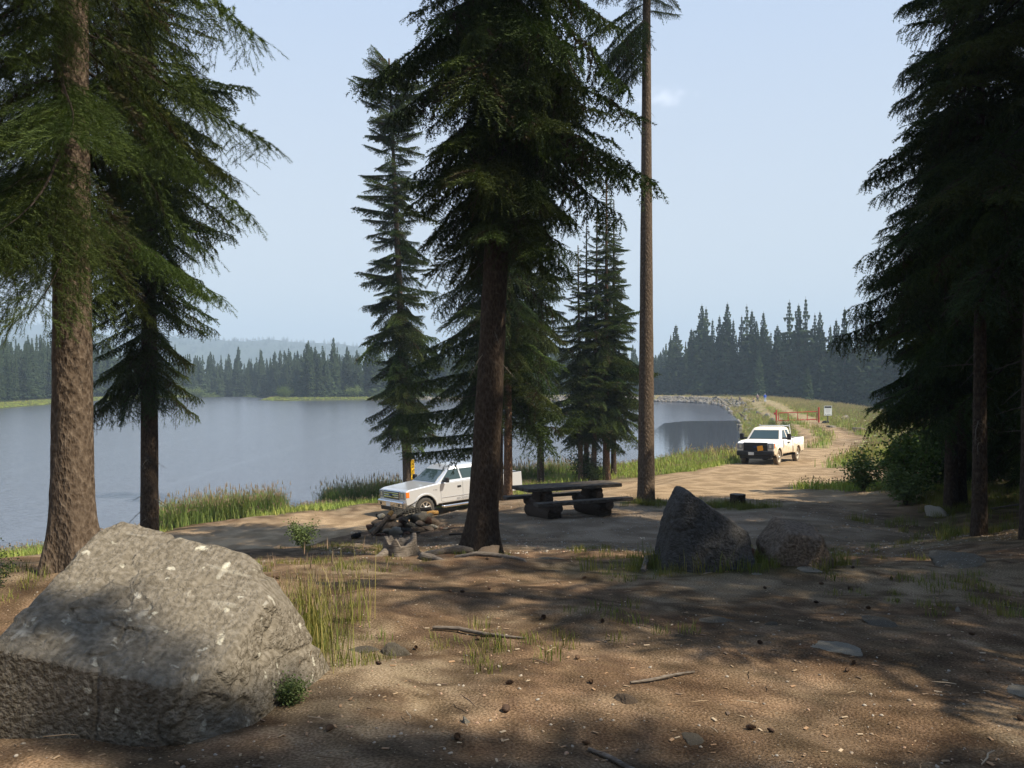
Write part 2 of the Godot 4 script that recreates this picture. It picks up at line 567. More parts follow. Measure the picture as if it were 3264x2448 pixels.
func build_lake() -> void:
	# a flat sheet; the stretch sheltered by the dam is calm
	var calm := PackedVector2Array([Vector2(7, -40), Vector2(9, -62), Vector2(13, -84), Vector2(17, -104), Vector2(22, -124), Vector2(26, -130), Vector2(34, -132), Vector2(60, -134), Vector2(60, -40)])
	for k in 2:
		var polys: Array = Geometry2D.intersect_polygons(LAKE, calm) if k == 1 else Geometry2D.clip_polygons(LAKE, calm)
		var b := MB.new()
		for poly in polys:
			var t := Geometry2D.triangulate_polygon(poly)
			for i in range(0, t.size(), 3):
				var a: Vector2 = poly[t[i]]
				var c: Vector2 = poly[t[i + 1]]
				var e: Vector2 = poly[t[i + 2]]
				if (c - a).cross(e - a) < 0:
					var s := c
					c = e
					e = s
				b.tri(Vector3(a.x, 0, a.y), Vector3(c.x, 0, c.y), Vector3(e.x, 0, e.y))
		tag(obj("lake_water", b.mesh(false), mats["water_calm" if k == 1 else "water_ruffled"]), "calm dark water sheltered by the dam" if k == 1 else "wind-ruffled grey-blue lake water", "", "", "structure")

# ---------------------------------------------------------------- camera, sky, sun
func build_view() -> void:
	var cam := Camera3D.new()
	cam.name = "camera"
	cam.fov = 48.23
	cam.near = 0.1
	cam.far = 9000.0
	add_child(cam)
	cam.position = Vector3(0, 6.3, 0)
	cam.rotation_degrees = Vector3(-0.29, 0, 0)
	cam.current = true
	var sun := DirectionalLight3D.new()
	sun.name = "sun"
	sun.light_energy = 1.6
	sun.light_color = Color(1.0, 0.95, 0.86)
	sun.light_angular_distance = 0.45
	sun.shadow_enabled = true
	add_child(sun)
	var az := deg_to_rad(66.0)
	var el := deg_to_rad(50.0)
	var to := Vector3(sin(az) * cos(el), sin(el), cos(az) * cos(el))
	sun.look_at_from_position(to * 50.0, Vector3.ZERO, Vector3.UP)
	var e := Environment.new()
	e.background_mode = Environment.BG_SKY
	e.tonemap_mode = Environment.TONE_MAPPER_LINEAR
	e.tonemap_exposure = 2.0
	e.sdfgi_enabled = true
	e.ssao_enabled = true
	e.ssil_enabled = true
	e.fog_enabled = true
	e.fog_density = 0.0005
	e.fog_light_color = Color(0.80, 0.90, 1.0)
	var sky := ProceduralSkyMaterial.new()
	sky.sky_top_color = Color(0.47, 0.565, 0.71)
	sky.sky_horizon_color = Color(0.69, 0.705, 0.705)
	sky.sky_curve = 0.35
	sky.ground_horizon_color = Color(0.5, 0.52, 0.52)
	sky.ground_bottom_color = Color(0.3, 0.3, 0.28)
	sky.sun_angle_max = 30.0
	sky.sun_curve = 0.05
	sky.sky_cover = cloud_wisps()
	var s := Sky.new()
	s.sky_material = sky
	e.sky = s
	var w := WorldEnvironment.new()
	w.name = "environment"
	w.environment = e
	add_child(w)

func cloud_wisps() -> ImageTexture:
	var im := Image.create(2048, 1024, false, Image.FORMAT_RGBA8)
	im.fill(Color(1, 1, 1, 0))
	var n := FastNoiseLite.new()
	n.frequency = 0.09
	n.fractal_octaves = 4
	# small wisps of cumulus: [azimuth right of north, elevation, half width, half height] in degrees
	for w in [[10.9, 16.8, 1.3, 0.35, 0.3], [14.4, 16.5, 1.1, 0.5, 0.5], [-95.0, 20.0, 2.0, 0.6, 0.4], [120.0, 24.0, 2.4, 0.7, 0.4], [190.0, 18.0, 1.8, 0.6, 0.4], [64.0, 22.0, 1.6, 0.5, 0.4]]:
		var cx: float = fposmod(0.5 + w[0] / 360.0, 1.0) * 2048.0
		var cy: float = (0.5 - w[1] / 180.0) * 1024.0
		var rx: float = w[2] * 2048.0 / 360.0
		var ry: float = w[3] * 1024.0 / 180.0
		for y in range(int(cy - ry * 2), int(cy + ry * 2) + 1):
			for x in range(int(cx - rx * 2), int(cx + rx * 2) + 1):
				var q := Vector2((x - cx) / rx, (y - cy) / ry)
				var a: float = clampf(1.0 - q.length() + 0.9 * n.get_noise_2d(x * 2.0, y * 3.0), 0, 1)
				im.set_pixel(posmod(x, 2048), y, Color(1, 0.97, 0.95, a * w[4] * 0.35))
	return ImageTexture.create_from_image(im)

# ---------------------------------------------------------------- conifers
var boughs := {}

func needle_row(b: MB, pts: Array, step: float, nl: float, nw: float, c: Color) -> void:
	# bristles round a twig that follows pts
	for i in pts.size() - 1:
		var a: Vector3 = pts[i]
		var e: Vector3 = pts[i + 1]
		var f := (e - a)
		var l := f.length()
		if l < 1e-5: continue
		f /= l
		var side := f.cross(Vector3.UP if absf(f.y) < 0.95 else Vector3.RIGHT).normalized()
		var up := side.cross(f)
		var k := maxi(1, int(l / step))
		for j in k:
			var q := a + f * (l * (j + rng.randf()) / k)
			var a0 := rng.randf() * TAU
			for s in 3:
				var ang := a0 + s * TAU / 3.0 + rng.randf_range(-0.4, 0.4)
				var r := side * cos(ang) + up * sin(ang)
				var w := f.cross(r) * nw * 0.5
				var sh := rng.randf_range(0.75, 1.25)
				b.col = Color(c.r * sh, c.g * sh, c.b * sh)
				b.tri(q - w, q + (f * 0.75 + r * 0.8) * nl * rng.randf_range(0.8, 1.2), q + w)

func axis_at(ax: Array, t: float) -> Vector3:
	var k := clampf(t, 0, 0.9999) * 8.0
	var i := int(k)
	return ax[i].lerp(ax[i + 1], k - i)

func bough_mesh(seed_: int, droop: float, hang: float, step: float, nl: float, nw: float, fullness := 1.0, tint := Color(0.038, 0.058, 0.025)) -> ArrayMesh:
	rng.seed = seed_
	var b := MB.new()
	var ax := []
	var rad := []
	for i in 9:
		var t := i / 8.0
		ax.append(Vector3(t, -droop * pow(t, 1.5) + 0.1 * droop * t * t * t + 0.25 * droop * pow(t, 4.0), 0.03 * sin(t * 5.0 + seed_)))
		rad.append(0.009 * (1.05 - t))
	b.col = Color(0.035, 0.027, 0.02)
	b.tube(ax, rad, 4, false)
	needle_row(b, [axis_at(ax, 0.12), axis_at(ax, 0.5), axis_at(ax, 0.7), axis_at(ax, 0.85), axis_at(ax, 1.0)], step, nl, nw, tint)
	var t := 0.1
	var side := 1.0
	while t < 0.985:
		var l := (0.33 * pow(1.0 - t, 0.7) * minf(1.0, t / 0.2) + 0.075) * rng.randf_range(0.7, 1.25)
		var p0: Vector3 = axis_at(ax, t)
		var fw := rng.randf_range(0.45, 1.0)
		var dir := Vector3(fw, rng.randf_range(-0.15, 0.1), side).normalized()
		var sub := []
		for k in 5:
			var u := k / 4.0
			sub.append(p0 + dir * (l * u) + Vector3(0, -hang * l * u * u * rng.randf_range(0.8, 1.2), 0))
		var age := rng.randf()
		var c := tint.lerp(Color(tint.r * 1.5, tint.g * 1.35, tint.b * 0.8), age * 0.6)
		if rng.randf() < 0.06: c = Color(0.05, 0.038, 0.028)
		needle_row(b, sub, step, nl, nw, c)
		# side shoots, more of them hanging on old drooping boughs
		var m := int(l / 0.034 * fullness)
		for k in m:
			var u := (k + 0.7) / (m + 0.6)
			var q: Vector3 = sub[int(u * 3.99)].lerp(sub[int(u * 3.99) + 1], u * 4.0 - int(u * 4.0) if u < 1.0 else 1.0)
			var sl := (0.05 + 0.09 * (1.0 - u)) * rng.randf_range(0.7, 1.4)
			var sd := (dir * 0.7 + dir.cross(Vector3.UP).normalized() * (1.0 if k % 2 else -1.0) * 0.75 + Vector3(0, -hang * rng.randf_range(0.2, 1.3), 0)).normalized()
			var cc := c.lerp(Color(0.08, 0.11, 0.036), 0.35 * rng.randf())
			needle_row(b, [q, q + sd * sl * 0.5, q + sd * sl + Vector3(0, -0.15 * sl * hang, 0)], step, nl, nw, cc)
		side = -side
		t += rng.randf_range(0.02, 0.042) / fullness
	return b.mesh(false)

func dead_bough_mesh() -> ArrayMesh:
	rng.seed = 91
	var b := MB.new()
	b.col = Color(0.09, 0.075, 0.06)
	b.tube([Vector3.ZERO, Vector3(0.5, -0.08, 0.02), Vector3(1, -0.2, -0.03)], [0.016, 0.01, 0.003], 4, false)
	for k in 9:
		var t := rng.randf_range(0.15, 0.95)
		var p := Vector3(t, -0.2 * t * t, 0)
		b.tube([p, p + Vector3(rng.randf_range(0.05, 0.15), rng.randf_range(-0.12, 0.02), rng.randf_range(-0.2, 0.2))], [0.006, 0.001], 3, false)
	return b.mesh(false)

func make_boughs() -> void:
	boughs["near"] = [bough_mesh(1, 0.3, 0.6, 0.0062, 0.0165, 0.0027, 1.2, Color(0.052, 0.078, 0.028)), bough_mesh(2, 0.42, 0.85, 0.0062, 0.0165, 0.0027, 1.2, Color(0.058, 0.08, 0.028))]
	boughs["droop"] = [bough_mesh(3, 0.36, 0.8, 0.0125, 0.021, 0.009), bough_mesh(4, 0.5, 1.1, 0.0125, 0.021, 0.009, 1.0, Color(0.034, 0.053, 0.024)), bough_mesh(5, 0.26, 0.6, 0.0125, 0.021, 0.009, 1.0, Color(0.045, 0.064, 0.024))]
	boughs["short"] = [bough_mesh(6, 0.26, 0.75, 0.024, 0.034, 0.02, 0.8), bough_mesh(7, 0.1, 0.5, 0.024, 0.034, 0.02, 0.8, Color(0.05, 0.072, 0.032)), bough_mesh(8, 0.36, 0.9, 0.024, 0.034, 0.02, 0.8)]
	boughs["dead"] = dead_bough_mesh()

func trunk_mesh(h: float, dia: float, flare: float, seed_: int, lean := Vector2.ZERO, n := 22, rows := 46, lobes := 5) -> ArrayMesh:
	var b := MB.new()
	for i in rows + 1:
		var t := float(i) / rows
		var y := h * pow(t, 1.7)
		var r0 := dia * 0.5 * (1.0 - 0.86 * pow(y / h, 0.9)) + 0.006
		for j in n:
			var a := TAU * j / n
			var lobe := 0.55 + 0.45 * cos(lobes * a + seed_) + 0.35 * sin(2.0 * a + seed_ * 2.0)
			var r := r0 * (1.0 + flare * exp(-y / (0.55 * dia + 0.05)) * maxf(0.1, lobe))
			r *= 1.0 + 0.05 * fine.get_noise_3d(cos(a) * 3.0 + seed_, y * 4.0, sin(a) * 3.0) + 0.03 * fine.get_noise_3d(cos(a) * 12.0, y * 18.0 + seed_, sin(a) * 12.0)
			b.p(Vector3(cos(a) * r + lean.x * y, y - 0.25 * exp(-y * 9.0), sin(a) * r + lean.y * y))
	for i in rows:
		for j in n:
			var a := i * n + j
			var e := i * n + (j + 1) % n
			b.t(a, a + n, e + n)
			b.t(a, e + n, e)
	return b.mesh()

# o: h height, dia, cb crown base, prof [[t, radius]...], n boughs, set, pitch [low, high], seed, flare, lean, bark, dead
func conifer(called: String, label: String, at: Vector3, o: Dictionary, group := "") -> Node3D:
	var root := thing(called, label, "tree", at, 0.0, group)
	var lean: Vector2 = o.get("lean", Vector2.ZERO)
	var h: float = o.h
	obj("trunk", trunk_mesh(h, o.dia, o.get("flare", 0.35), o.seed, lean, o.get("sides", 18), o.get("rows", 40)), mats[o.get("bark", "bark_brown")], root)
	var set_: Array = boughs[o.set]
	var xf := []
	var tint := []
	for k in set_.size():
		xf.append([])
		tint.append([])
	rng.seed = 1000 + int(o.seed)
	var pitch: Array = o.get("pitch", [-18.0, 28.0])
	var n: int = o.n
	for i in n:
		var t := pow((i + rng.randf()) / n, o.get("bias", 1.0))
		var y: float = lerpf(o.cb, h * 0.985, t)
		var a := i * 2.399963 + rng.randf_range(-0.4, 0.4)
		var cl := fbm.get_noise_3d(cos(a) * 9.0 + float(o.seed) * 13.0, y * 9.0, sin(a) * 9.0)
		if cl < -0.22: continue
		var r := table(o.prof, t) * rng.randf_range(0.6, 1.15) * (1.0 + 0.7 * cl)
		if o.has("gap") and absf(wrapf(a - o.gap, -PI, PI)) < 0.75 and t < 0.28: continue
		var pt := deg_to_rad(lerpf(pitch[0], pitch[1], pow(t, 1.4)) + rng.randf_range(-1, 1) * (22.0 if o.set == "short" else 10.0))
		var bs := Basis(Vector3.UP, -a) * Basis(Vector3(0, 0, 1), pt) * Basis(Vector3.RIGHT, rng.randf_range(-0.3, 0.3))
		var k := rng.randi() % set_.size()
		if t > 0.55 and o.set != "near": k = set_.size() - 2 if set_.size() > 2 else k
		xf[k].append(Transform3D(bs.scaled_local(Vector3(r, r * rng.randf_range(0.8, 1.1), r)), Vector3(lean.x * y, y, lean.y * y)))
		var s := rng.randf_range(0.75, 1.25)
		tint[k].append(Color(s * rng.randf_range(0.9, 1.15), s, s * rng.randf_range(0.85, 1.1)))
	for e in o.get("extra", []):      # single boughs: [height, azimuth, length, pitch in degrees, kind]
		var bs := Basis(Vector3.UP, -deg_to_rad(e[1])) * Basis(Vector3(0, 0, 1), deg_to_rad(e[3]))
		var k: int = e[4] % set_.size()
		xf[k].append(Transform3D(bs.scaled_local(Vector3.ONE * e[2]), Vector3(lean.x * e[0], e[0], lean.y * e[0])))
		tint[k].append(Color.WHITE)
	var crown := scatter("crown", set_[0], mats["needles"], xf[0], tint[0], root)
	crown.set_meta("kind", "stuff")
	for k in range(1, set_.size()):
		if xf[k].size(): scatter("boughs", set_[k], mats["needles"], xf[k], tint[k], crown).set_meta("kind", "stuff")
	var dead: int = o.get("dead", 0)
	if dead:
		var dx := []
		var dt := []
		for i in dead:
			var y := rng.randf_range(o.get("dead_from", 1.5), o.cb + 0.5)
			var a := rng.randf() * TAU
			var l: float = rng.randf_range(0.15, o.get("dead_len", 0.7))
			dx.append(Transform3D((Basis(Vector3.UP, -a) * Basis(Vector3(0, 0, 1), rng.randf_range(-0.7, 0.2))).scaled_local(Vector3.ONE * l), Vector3(lean.x * y, y, lean.y * y)))
			dt.append(Color.WHITE)
		scatter("dead_twigs", boughs["dead"], mats["plain_v"], dx, dt, root).set_meta("kind", "stuff")
	return root

# distant spruces: trunk and tiers of short drooping sprays
func far_crown(seed_: int, h: float, r: float, tiers: int, ragged: float) -> ArrayMesh:
	rng.seed = seed_
	var b := MB.new()
	for i in tiers:
		var t := (i + 0.3) / tiers
		var y := lerpf(h * 0.06, h * 0.99, t)
		var rr := r * pow(1.0 - t, 0.75) * rng.randf_range(1.0 - ragged, 1.0 + ragged) + 0.12
		var n := 9 if t < 0.7 else 6
		var a0 := rng.randf() * TAU
		for j in n:
			if rng.randf() < 0.12: continue
			var a := a0 + TAU * j / n + rng.randf_range(-0.3, 0.3)
			var l := rr * rng.randf_range(0.6, 1.15)
			var dirv := Vector3(cos(a), 0, sin(a))
			var side := Vector3(-sin(a), 0, cos(a))
			var tip := dirv * l + Vector3(0, y - l * lerpf(0.45, -0.1, t), 0)
			var mid := dirv * l * 0.5 + Vector3(0, y - l * 0.12, 0)
			var w := l * 0.3 + 0.1
			var s := rng.randf_range(0.7, 1.3)
			b.col = Color(0.042 * s, 0.062 * s, 0.031 * s)
			var top := Vector3(0, y + 0.15, 0)
			b.tri(top, mid + side * w + Vector3(0, -0.25 * w, 0), tip)
			b.tri(top, tip, mid - side * w + Vector3(0, -0.25 * w, 0))
			b.tri(mid + side * w * 0.8 + Vector3(0, -0.1, 0), mid + side * w * 0.5 + dirv * l * 0.2 + Vector3(0, -0.55 - w * 0.5, 0), tip)
			b.tri(mid - side * w * 0.8 + Vector3(0, -0.1, 0), tip, mid - side * w * 0.5 + dirv * l * 0.2 + Vector3(0, -0.55 - w * 0.5, 0))
	return b.mesh(false)

func build_far_trees() -> void:
	var kinds := []
	for k in 5:
		var crown := far_crown(300 + k, 20.0, [2.3, 1.7, 2.7, 1.3, 2.0][k], [34, 32, 36, 30, 26][k], [0.25, 0.35, 0.2, 0.3, 0.5][k])
		var tr := MB.new()
		tr.col = Color(0.06, 0.05, 0.04)
		tr.tube([Vector3(0, -0.5, 0), Vector3(0, 10, 0), Vector3(0, 20, 0)], [0.26, 0.16, 0.02], 6, false)
		kinds.append([crown, tr.mesh()])
	rng.seed = 5
	# spruces along the skyline beyond the dam: [x, z, height of the tip]
	var row := []
	for s in [[1417, 805, 262], [1417, 789, 266], [1450, 767, 268], [1480, 762, 270], [1481, 735, 262], [1494, 713, 258], [1503, 718, 264], [1516, 656, 250], [1525, 662, 256], [1539, 688, 252], [1554, 680, 248], [1571, 652, 246], [1584, 688, 252], [1602, 680, 250], [1613, 656, 244], [1624, 668, 248], [1633, 690, 240], [1649, 672, 236], [1679, 700, 240], [1705, 647, 232], [1725, 655, 228], [1740, 640, 226], [1760, 675, 226], [1771, 670, 222], [1793, 702, 222], [1806, 688, 216], [1824, 663, 210], [1850, 700, 214], [1879, 636, 206], [1905, 690, 208], [1640, 760, 226], [1745, 790, 200], [1460, 700, 275], [1540, 730, 262], [1590, 720, 262], [1665, 715, 250], [1690, 720, 246], [1780, 720, 232], [1835, 715, 222], [1560, 700, 268], [1870, 690, 220], [1895, 720, 214], [1930, 680, 206], [1955, 700, 204], [1985, 660, 200], [2020, 690, 200], [2060, 670, 198], [2110, 660, 195]]:
		var d: float = s[2]
		row.append([(s[0] - 1106.0) / 1853.0 * d, -d, 6.3 + (820.0 - s[1]) / 1853.0 * d])
	for i in 90:
		var d := rng.randf_range(225, 300)
		var px := rng.randf_range(1420, 2050)
		var dd := maxf(d, 268.0 - (px - 1600.0) * 0.16 if px > 1600 else 268.0)
		row.append([(px - 1106.0) / 1853.0 * dd, -dd, 6.3 + (820.0 - rng.randf_range(700, 780)) / 1853.0 * dd])
	var own := {21: "tallest thin-spired spruce rising above the wood behind the gate", 30: "pale green drooping spruce standing forward of the dark wood by the people", 31: "short light green young spruce at the foot of the wood behind the notice"}
	for i in row.size():
		var r: Array = row[i]
		var base := gy(r[0], r[1]) - 0.1
		far_tree(kinds, rng.randi() % 5, Vector3(r[0], base, r[1]), r[2] - base, own.get(i, "tall dark spruce in the wood beyond the dam"), "" if own.has(i) else "spruces in the wood beyond the dam", "far_needles_pale" if i == 30 or i == 31 else "")
	# spruces along the far shore of the lake
	var shore := [[-180, -185], [-150, -195], [-127, -190], [-128, -215], [-138, -262], [-131, -305], [-108, -332], [-88, -330], [-72, -300], [-66, -275], [-44, -282], [-20, -276], [8, -268], [30, -266]]
	for i in 150:
		var k := rng.randi() % (shore.size() - 1)
		var u := rng.randf()
		var x: float = lerpf(shore[k][0], shore[k + 1][0], u)
		var z: float = lerpf(shore[k][1], shore[k + 1][1], u)
		var back := rng.randf() * rng.randf() * 22.0
		x += back * (-0.6 if x < -90.0 else 0.0)
		z -= back
		var pk := rng.randi() % 5
		far_tree(kinds, pk, Vector3(x, gy(x, z) - 0.1, z), rng.randf_range(13.0, 18.0) * (-z / 270.0) + (1.5 if x > -75.0 and x < -30.0 else 0.0), "slim spruce in the haze along the far lake shore", "spruces along the far lake shore")
	# the woods behind, one mass
	for k in 5:
		var xf := []
		var tint := []
		for i in 1500:
			var x := rng.randf_range(-420, 140)
			var z := rng.randf_range(-640, -270)
			if x < -125.0 and rng.randf() < 0.5: z = rng.randf_range(-300, -195)
			elif x > 20.0: z = rng.randf_range(-500, -285)
			elif rng.randf() < 0.45: z = rng.randf_range(-345, -262)
			var ld := lake_d(Vector2(x, z))
			if ld < 14.0 or (ld > 120.0 and rng.randf() < 0.4): continue
			var s := rng.randf_range(0.6, 0.95)
			xf.append(Transform3D(Basis(Vector3.UP, rng.randf() * TAU).scaled_local(Vector3(1, s, 1) * rng.randf_range(0.9, 1.15)), Vector3(x, gy(x, z) - 0.2 + rng.randf_range(-1, 1), z)))
			var q := rng.randf_range(0.8, 1.2)
			tint.append(Color(q, q, q))
		tag(scatter("distant_forest", kinds[k][0], mats["far_needles"], xf, tint), "dense hazy conifer forest beyond the far shore", "forest", "", "stuff")
	# one bare snag stands above the far shore
	var sn := MB.new()
	sn.col = Color(0.12, 0.11, 0.1)
	sn.tube([Vector3.ZERO, Vector3(0.1, 9, 0), Vector3(0, 16.5, 0)], [0.22, 0.14, 0.03], 6)
	rng.seed = 8
	for i in 22:
		var y := rng.randf_range(3, 16)
		var a := rng.randf() * TAU
		sn.tube([Vector3(0, y, 0), Vector3(cos(a), -0.2, sin(a)) * rng.randf_range(0.4, 1.3) * (1.1 - y / 17.0) + Vector3(0, y, 0)], [0.05, 0.01], 3, false)
	var sno := obj("dead_snag", sn.mesh(), mats["plain_v"])
	sno.position = on(-61, -280)
	tag(sno, "bare dead snag rising above the far shore trees", "tree")

func far_tree(kinds: Array, k: int, at: Vector3, h: float, label: String, group: String, only := "") -> void:
	var root := thing("spruce_tree", label, "tree", at, rng.randf() * TAU, group)
	var c := obj("crown", kinds[k][0], mats[only if only else ["far_needles", "far_needles_dark", "far_needles_dark", "far_needles"][rng.randi() % 4]], root)
	var t := obj("trunk", kinds[k][1], mats["plain_v"], root)
	var w := rng.randf_range(0.95, 1.5) * clampf(h / 20.0, 0.6, 1.3)
	for o in [c, t]: o.scale = Vector3(w, h / 20.0, w)

func build_hills() -> void:
	# wooded ridges far behind
	for r in [[-900.0, -2100.0, 900.0, 112.0, 500.0, "long low wooded ridge far behind the lake", 0], [-1900.0, -2900.0, 1000.0, 205.0, 700.0, "higher blue hill far off to one side of the ridge", 1]]:
		var b := MB.new()
		var nx := 120
		var nz := 24
		for j in nz + 1:
			for i in nx + 1:
				var u := i * 2.0 / nx - 1.0
				var w := j * 2.0 / nz - 1.0
				var x: float = r[0] + u * r[2] * 1.6
				var z: float = r[1] + w * r[4]
				var y: float = r[3] * exp(-u * u * 2.2) * (1.0 - w * w) * (1.0 + 0.25 * fbm.get_noise_2d(x * 0.02, z * 0.02)) + 4.0 * fine.get_noise_2d(x * 0.3, z * 0.3) - 2.0
				var s := 0.8 + 0.4 * fine.get_noise_2d(x * 0.1, z * 0.1)
				b.col = Color(0.035 * s, 0.05 * s, 0.03 * s)
				b.p(Vector3(x, y, z))
		for j in nz:
			for i in nx:
				var a := j * (nx + 1) + i
				b.t(a, a + 1, a + nx + 2)
				b.t(a, a + nx + 2, a + nx + 1)
		var hill := obj("hill", b.mesh(), mats["plain_v"])
		tag(hill, r[5], "", "", "structure")
		# trees that break the ridge line
		rng.seed = 60 + r[6]
		var crown := far_crown(333 + r[6], 20.0, 3.2, 9, 0.3)
		var xf := []
		var tint := []
		var m := hill.mesh.surface_get_arrays(0)[Mesh.ARRAY_VERTEX] as PackedVector3Array
		for i in 5200:
			var q := m[rng.randi() % m.size()] + Vector3(rng.randf_range(-12, 12), 0, rng.randf_range(-20, 20))
			if q.y < 12.0: continue
			xf.append(Transform3D(Basis(Vector3.UP, rng.randf() * TAU).scaled_local(Vector3(1.3, rng.randf_range(0.35, 0.8), 1.3)), q - Vector3(0, 2, 0)))
			tint.append(Color.WHITE)
		tag(scatter("hill_forest", crown, mats["far_needles"], xf, tint), "far conifers covering the " + ("low ridge" if r[6] == 0 else "blue hill"), "forest", "", "stuff")

# ---------------------------------------------------------------- rocks
func ico(level: int) -> Array:   # [vertices, indices] of a unit sphere
	var f := (1.0 + sqrt(5.0)) / 2.0
	var v := [Vector3(-1, f, 0), Vector3(1, f, 0), Vector3(-1, -f, 0), Vector3(1, -f, 0), Vector3(0, -1, f), Vector3(0, 1, f), Vector3(0, -1, -f), Vector3(0, 1, -f), Vector3(f, 0, -1), Vector3(f, 0, 1), Vector3(-f, 0, -1), Vector3(-f, 0, 1)]
	for i in v.size(): v[i] = v[i].normalized()
	var t := [0, 11, 5, 0, 5, 1, 0, 1, 7, 0, 7, 10, 0, 10, 11, 1, 5, 9, 5, 11, 4, 11, 10, 2, 10, 7, 6, 7, 1, 8, 3, 9, 4, 3, 4, 2, 3, 2, 6, 3, 6, 8, 3, 8, 9, 4, 9, 5, 2, 4, 11, 6, 2, 10, 8, 6, 7, 9, 8, 1]
	for l in level:
		var nt := []
		var mid := {}
		for i in range(0, t.size(), 3):
			var k := []
			for e in 3:
				var a: int = t[i + e]
				var b: int = t[i + (e + 1) % 3]
				var key := mini(a, b) * 1000000 + maxi(a, b)
				if not mid.has(key):
					mid[key] = v.size()
					v.append((v[a] + v[b]).normalized())
				k.append(mid[key])
			nt.append_array([t[i], k[0], k[2], t[i + 1], k[1], k[0], t[i + 2], k[2], k[1], k[0], k[1], k[2]])
		t = nt
	return [v, t]

# a rock bounded by planes [normal, distance], edges softened, roughened
func plane_rock(planes: Array, level: int, rough: float, freq: float, seed_: int, soft := 24.0, crack := 0.0) -> ArrayMesh:
	var s := ico(level)
	var b := MB.new()
	for dir in s[0]:
		var acc := 0.0
		for pl in planes:
			var k: float = dir.dot(pl[0])
			if k > 0.02: acc += pow(k / pl[1], soft)
		var r := 1.0 / pow(maxf(acc, 1e-9), 1.0 / soft)
		var q: Vector3 = dir * r
		var o := Vector3(seed_ * 7.1, seed_ * 3.3, 0)
		var n := fbm.get_noise_3dv(q * freq * 6.0 + o) + 0.5 * fbm.get_noise_3dv(q * freq * 20.0 + o) + 0.22 * fine.get_noise_3dv(q * freq * 16.0 + o)
		var cr := 0.0
		if crack > 0.0:
			var f1 := absf(fbm.get_noise_3dv(Vector3(q.x * 1.2, q.y * 3.2, q.z * 1.2) * freq * 2.6 + o * 2.0))
			var f2 := absf(fbm.get_noise_3dv(Vector3(q.x * 2.6, q.y * 1.1, q.z * 2.6) * freq * 3.1 - o))
			cr = crack * (smoothstep(0.045, 0.0, f1) + 0.7 * smoothstep(0.035, 0.0, f2))
			cr -= crack * 0.55 * (1.0 if fbm.get_noise_3dv(q * freq * 4.0 - o) > 0.08 else 0.0)
		b.p(q + dir * (rough * n - cr))
	for i in range(0, s[1].size(), 3):
		b.t(s[1][i], s[1][i + 2], s[1][i + 1])
	return b.mesh()

func stone_mesh(seed_: int, level := 2, flat := 0.7, rough := 0.06) -> ArrayMesh:
	rng.seed = seed_
	var pl := []
	for i in 11:
		var n := Vector3(rng.randfn(), rng.randfn(), rng.randfn()).normalized()
		pl.append([n, rng.randf_range(0.72, 1.0) * lerpf(1.0, flat, absf(n.y))])
	if flat < 0.82:
		for n in [Vector3.UP, Vector3.DOWN]: pl.append([n, flat])
	return plane_rock(pl, level, rough, 1.0, seed_, 18.0 if flat < 0.82 else 7.0)

# ---------------------------------------------------------------- grass
func clump_mesh(seed_: int, n: int, h: float, w: float, spread: float, c0: Color, c1: Color, heads := 0.0) -> ArrayMesh:
	rng.seed = seed_
	var b := MB.new()
	for i in n:
		var a := rng.randf() * TAU
		var base := Vector3(rng.randfn() * spread * 0.5, 0, rng.randfn() * spread * 0.5)
		var hh := h * rng.randf_range(0.45, 1.1)
		var bend := hh * rng.randf_range(0.1, 0.6)
		var dirv := Vector3(cos(a), 0, sin(a))
		var side := Vector3(-sin(a), 0, cos(a)) * w * rng.randf_range(0.7, 1.3) * 0.5
		var m := base + dirv * bend * 0.35 + Vector3(0, hh * 0.6, 0)
		var tip := base + dirv * bend + Vector3(0, hh, 0)
		b.col = c0.lerp(c1, rng.randf())
		b.tri(base - side, m - side * 0.8, base + side)
		b.tri(base + side, m - side * 0.8, m + side * 0.8)
		b.tri(m - side * 0.8, tip, m + side * 0.8)
		if rng.randf() < heads:
			b.col = Color(0.24, 0.18, 0.15).lerp(Color(0.3, 0.25, 0.17), rng.randf())
			var s2 := side * 1.6
			b.tri(tip - s2 - Vector3(0, hh * 0.02, 0), tip + Vector3(0, hh * 0.18, 0) + dirv * 0.02, tip + s2)
			b.tri(tip - dirv * w, tip + Vector3(0, hh * 0.15, 0), tip + dirv * w)
	return b.mesh(false)

func leafy_mesh(seed_: int, n: int, size: float, leaf: float, c0: Color, c1: Color) -> ArrayMesh:
	rng.seed = seed_
	var b := MB.new()
	var stems := 14
	for s in stems:
		var a := rng.randf() * TAU
		var tip := Vector3(cos(a) * rng.randf_range(0.1, 0.5), rng.randf_range(0.55, 1.0), sin(a) * rng.randf_range(0.1, 0.5)) * size
		b.col = Color(0.09, 0.07, 0.05)
		b.tube([Vector3.ZERO, tip * 0.5 + Vector3(0, 0.06 * size, 0), tip], [0.009 * size, 0.006 * size, 0.002 * size], 4, false)
		for i in n / stems:
			var t := rng.randf_range(0.25, 1.02)
			var q := tip * t + Vector3(rng.randfn(), rng.randfn() * 0.7, rng.randfn()) * 0.1 * size
			var d := Vector3(rng.randfn(), rng.randfn() * 0.6, rng.randfn()).normalized()
			var sd := d.cross(Vector3(rng.randfn(), rng.randfn(), rng.randfn())).normalized() * leaf * 0.28
			b.col = c0.lerp(c1, rng.randf())
			b.tri(q, q + d * leaf * 0.5 + sd, q + d * leaf)
			b.tri(q, q + d * leaf, q + d * leaf * 0.5 - sd)
	return b.mesh(false)

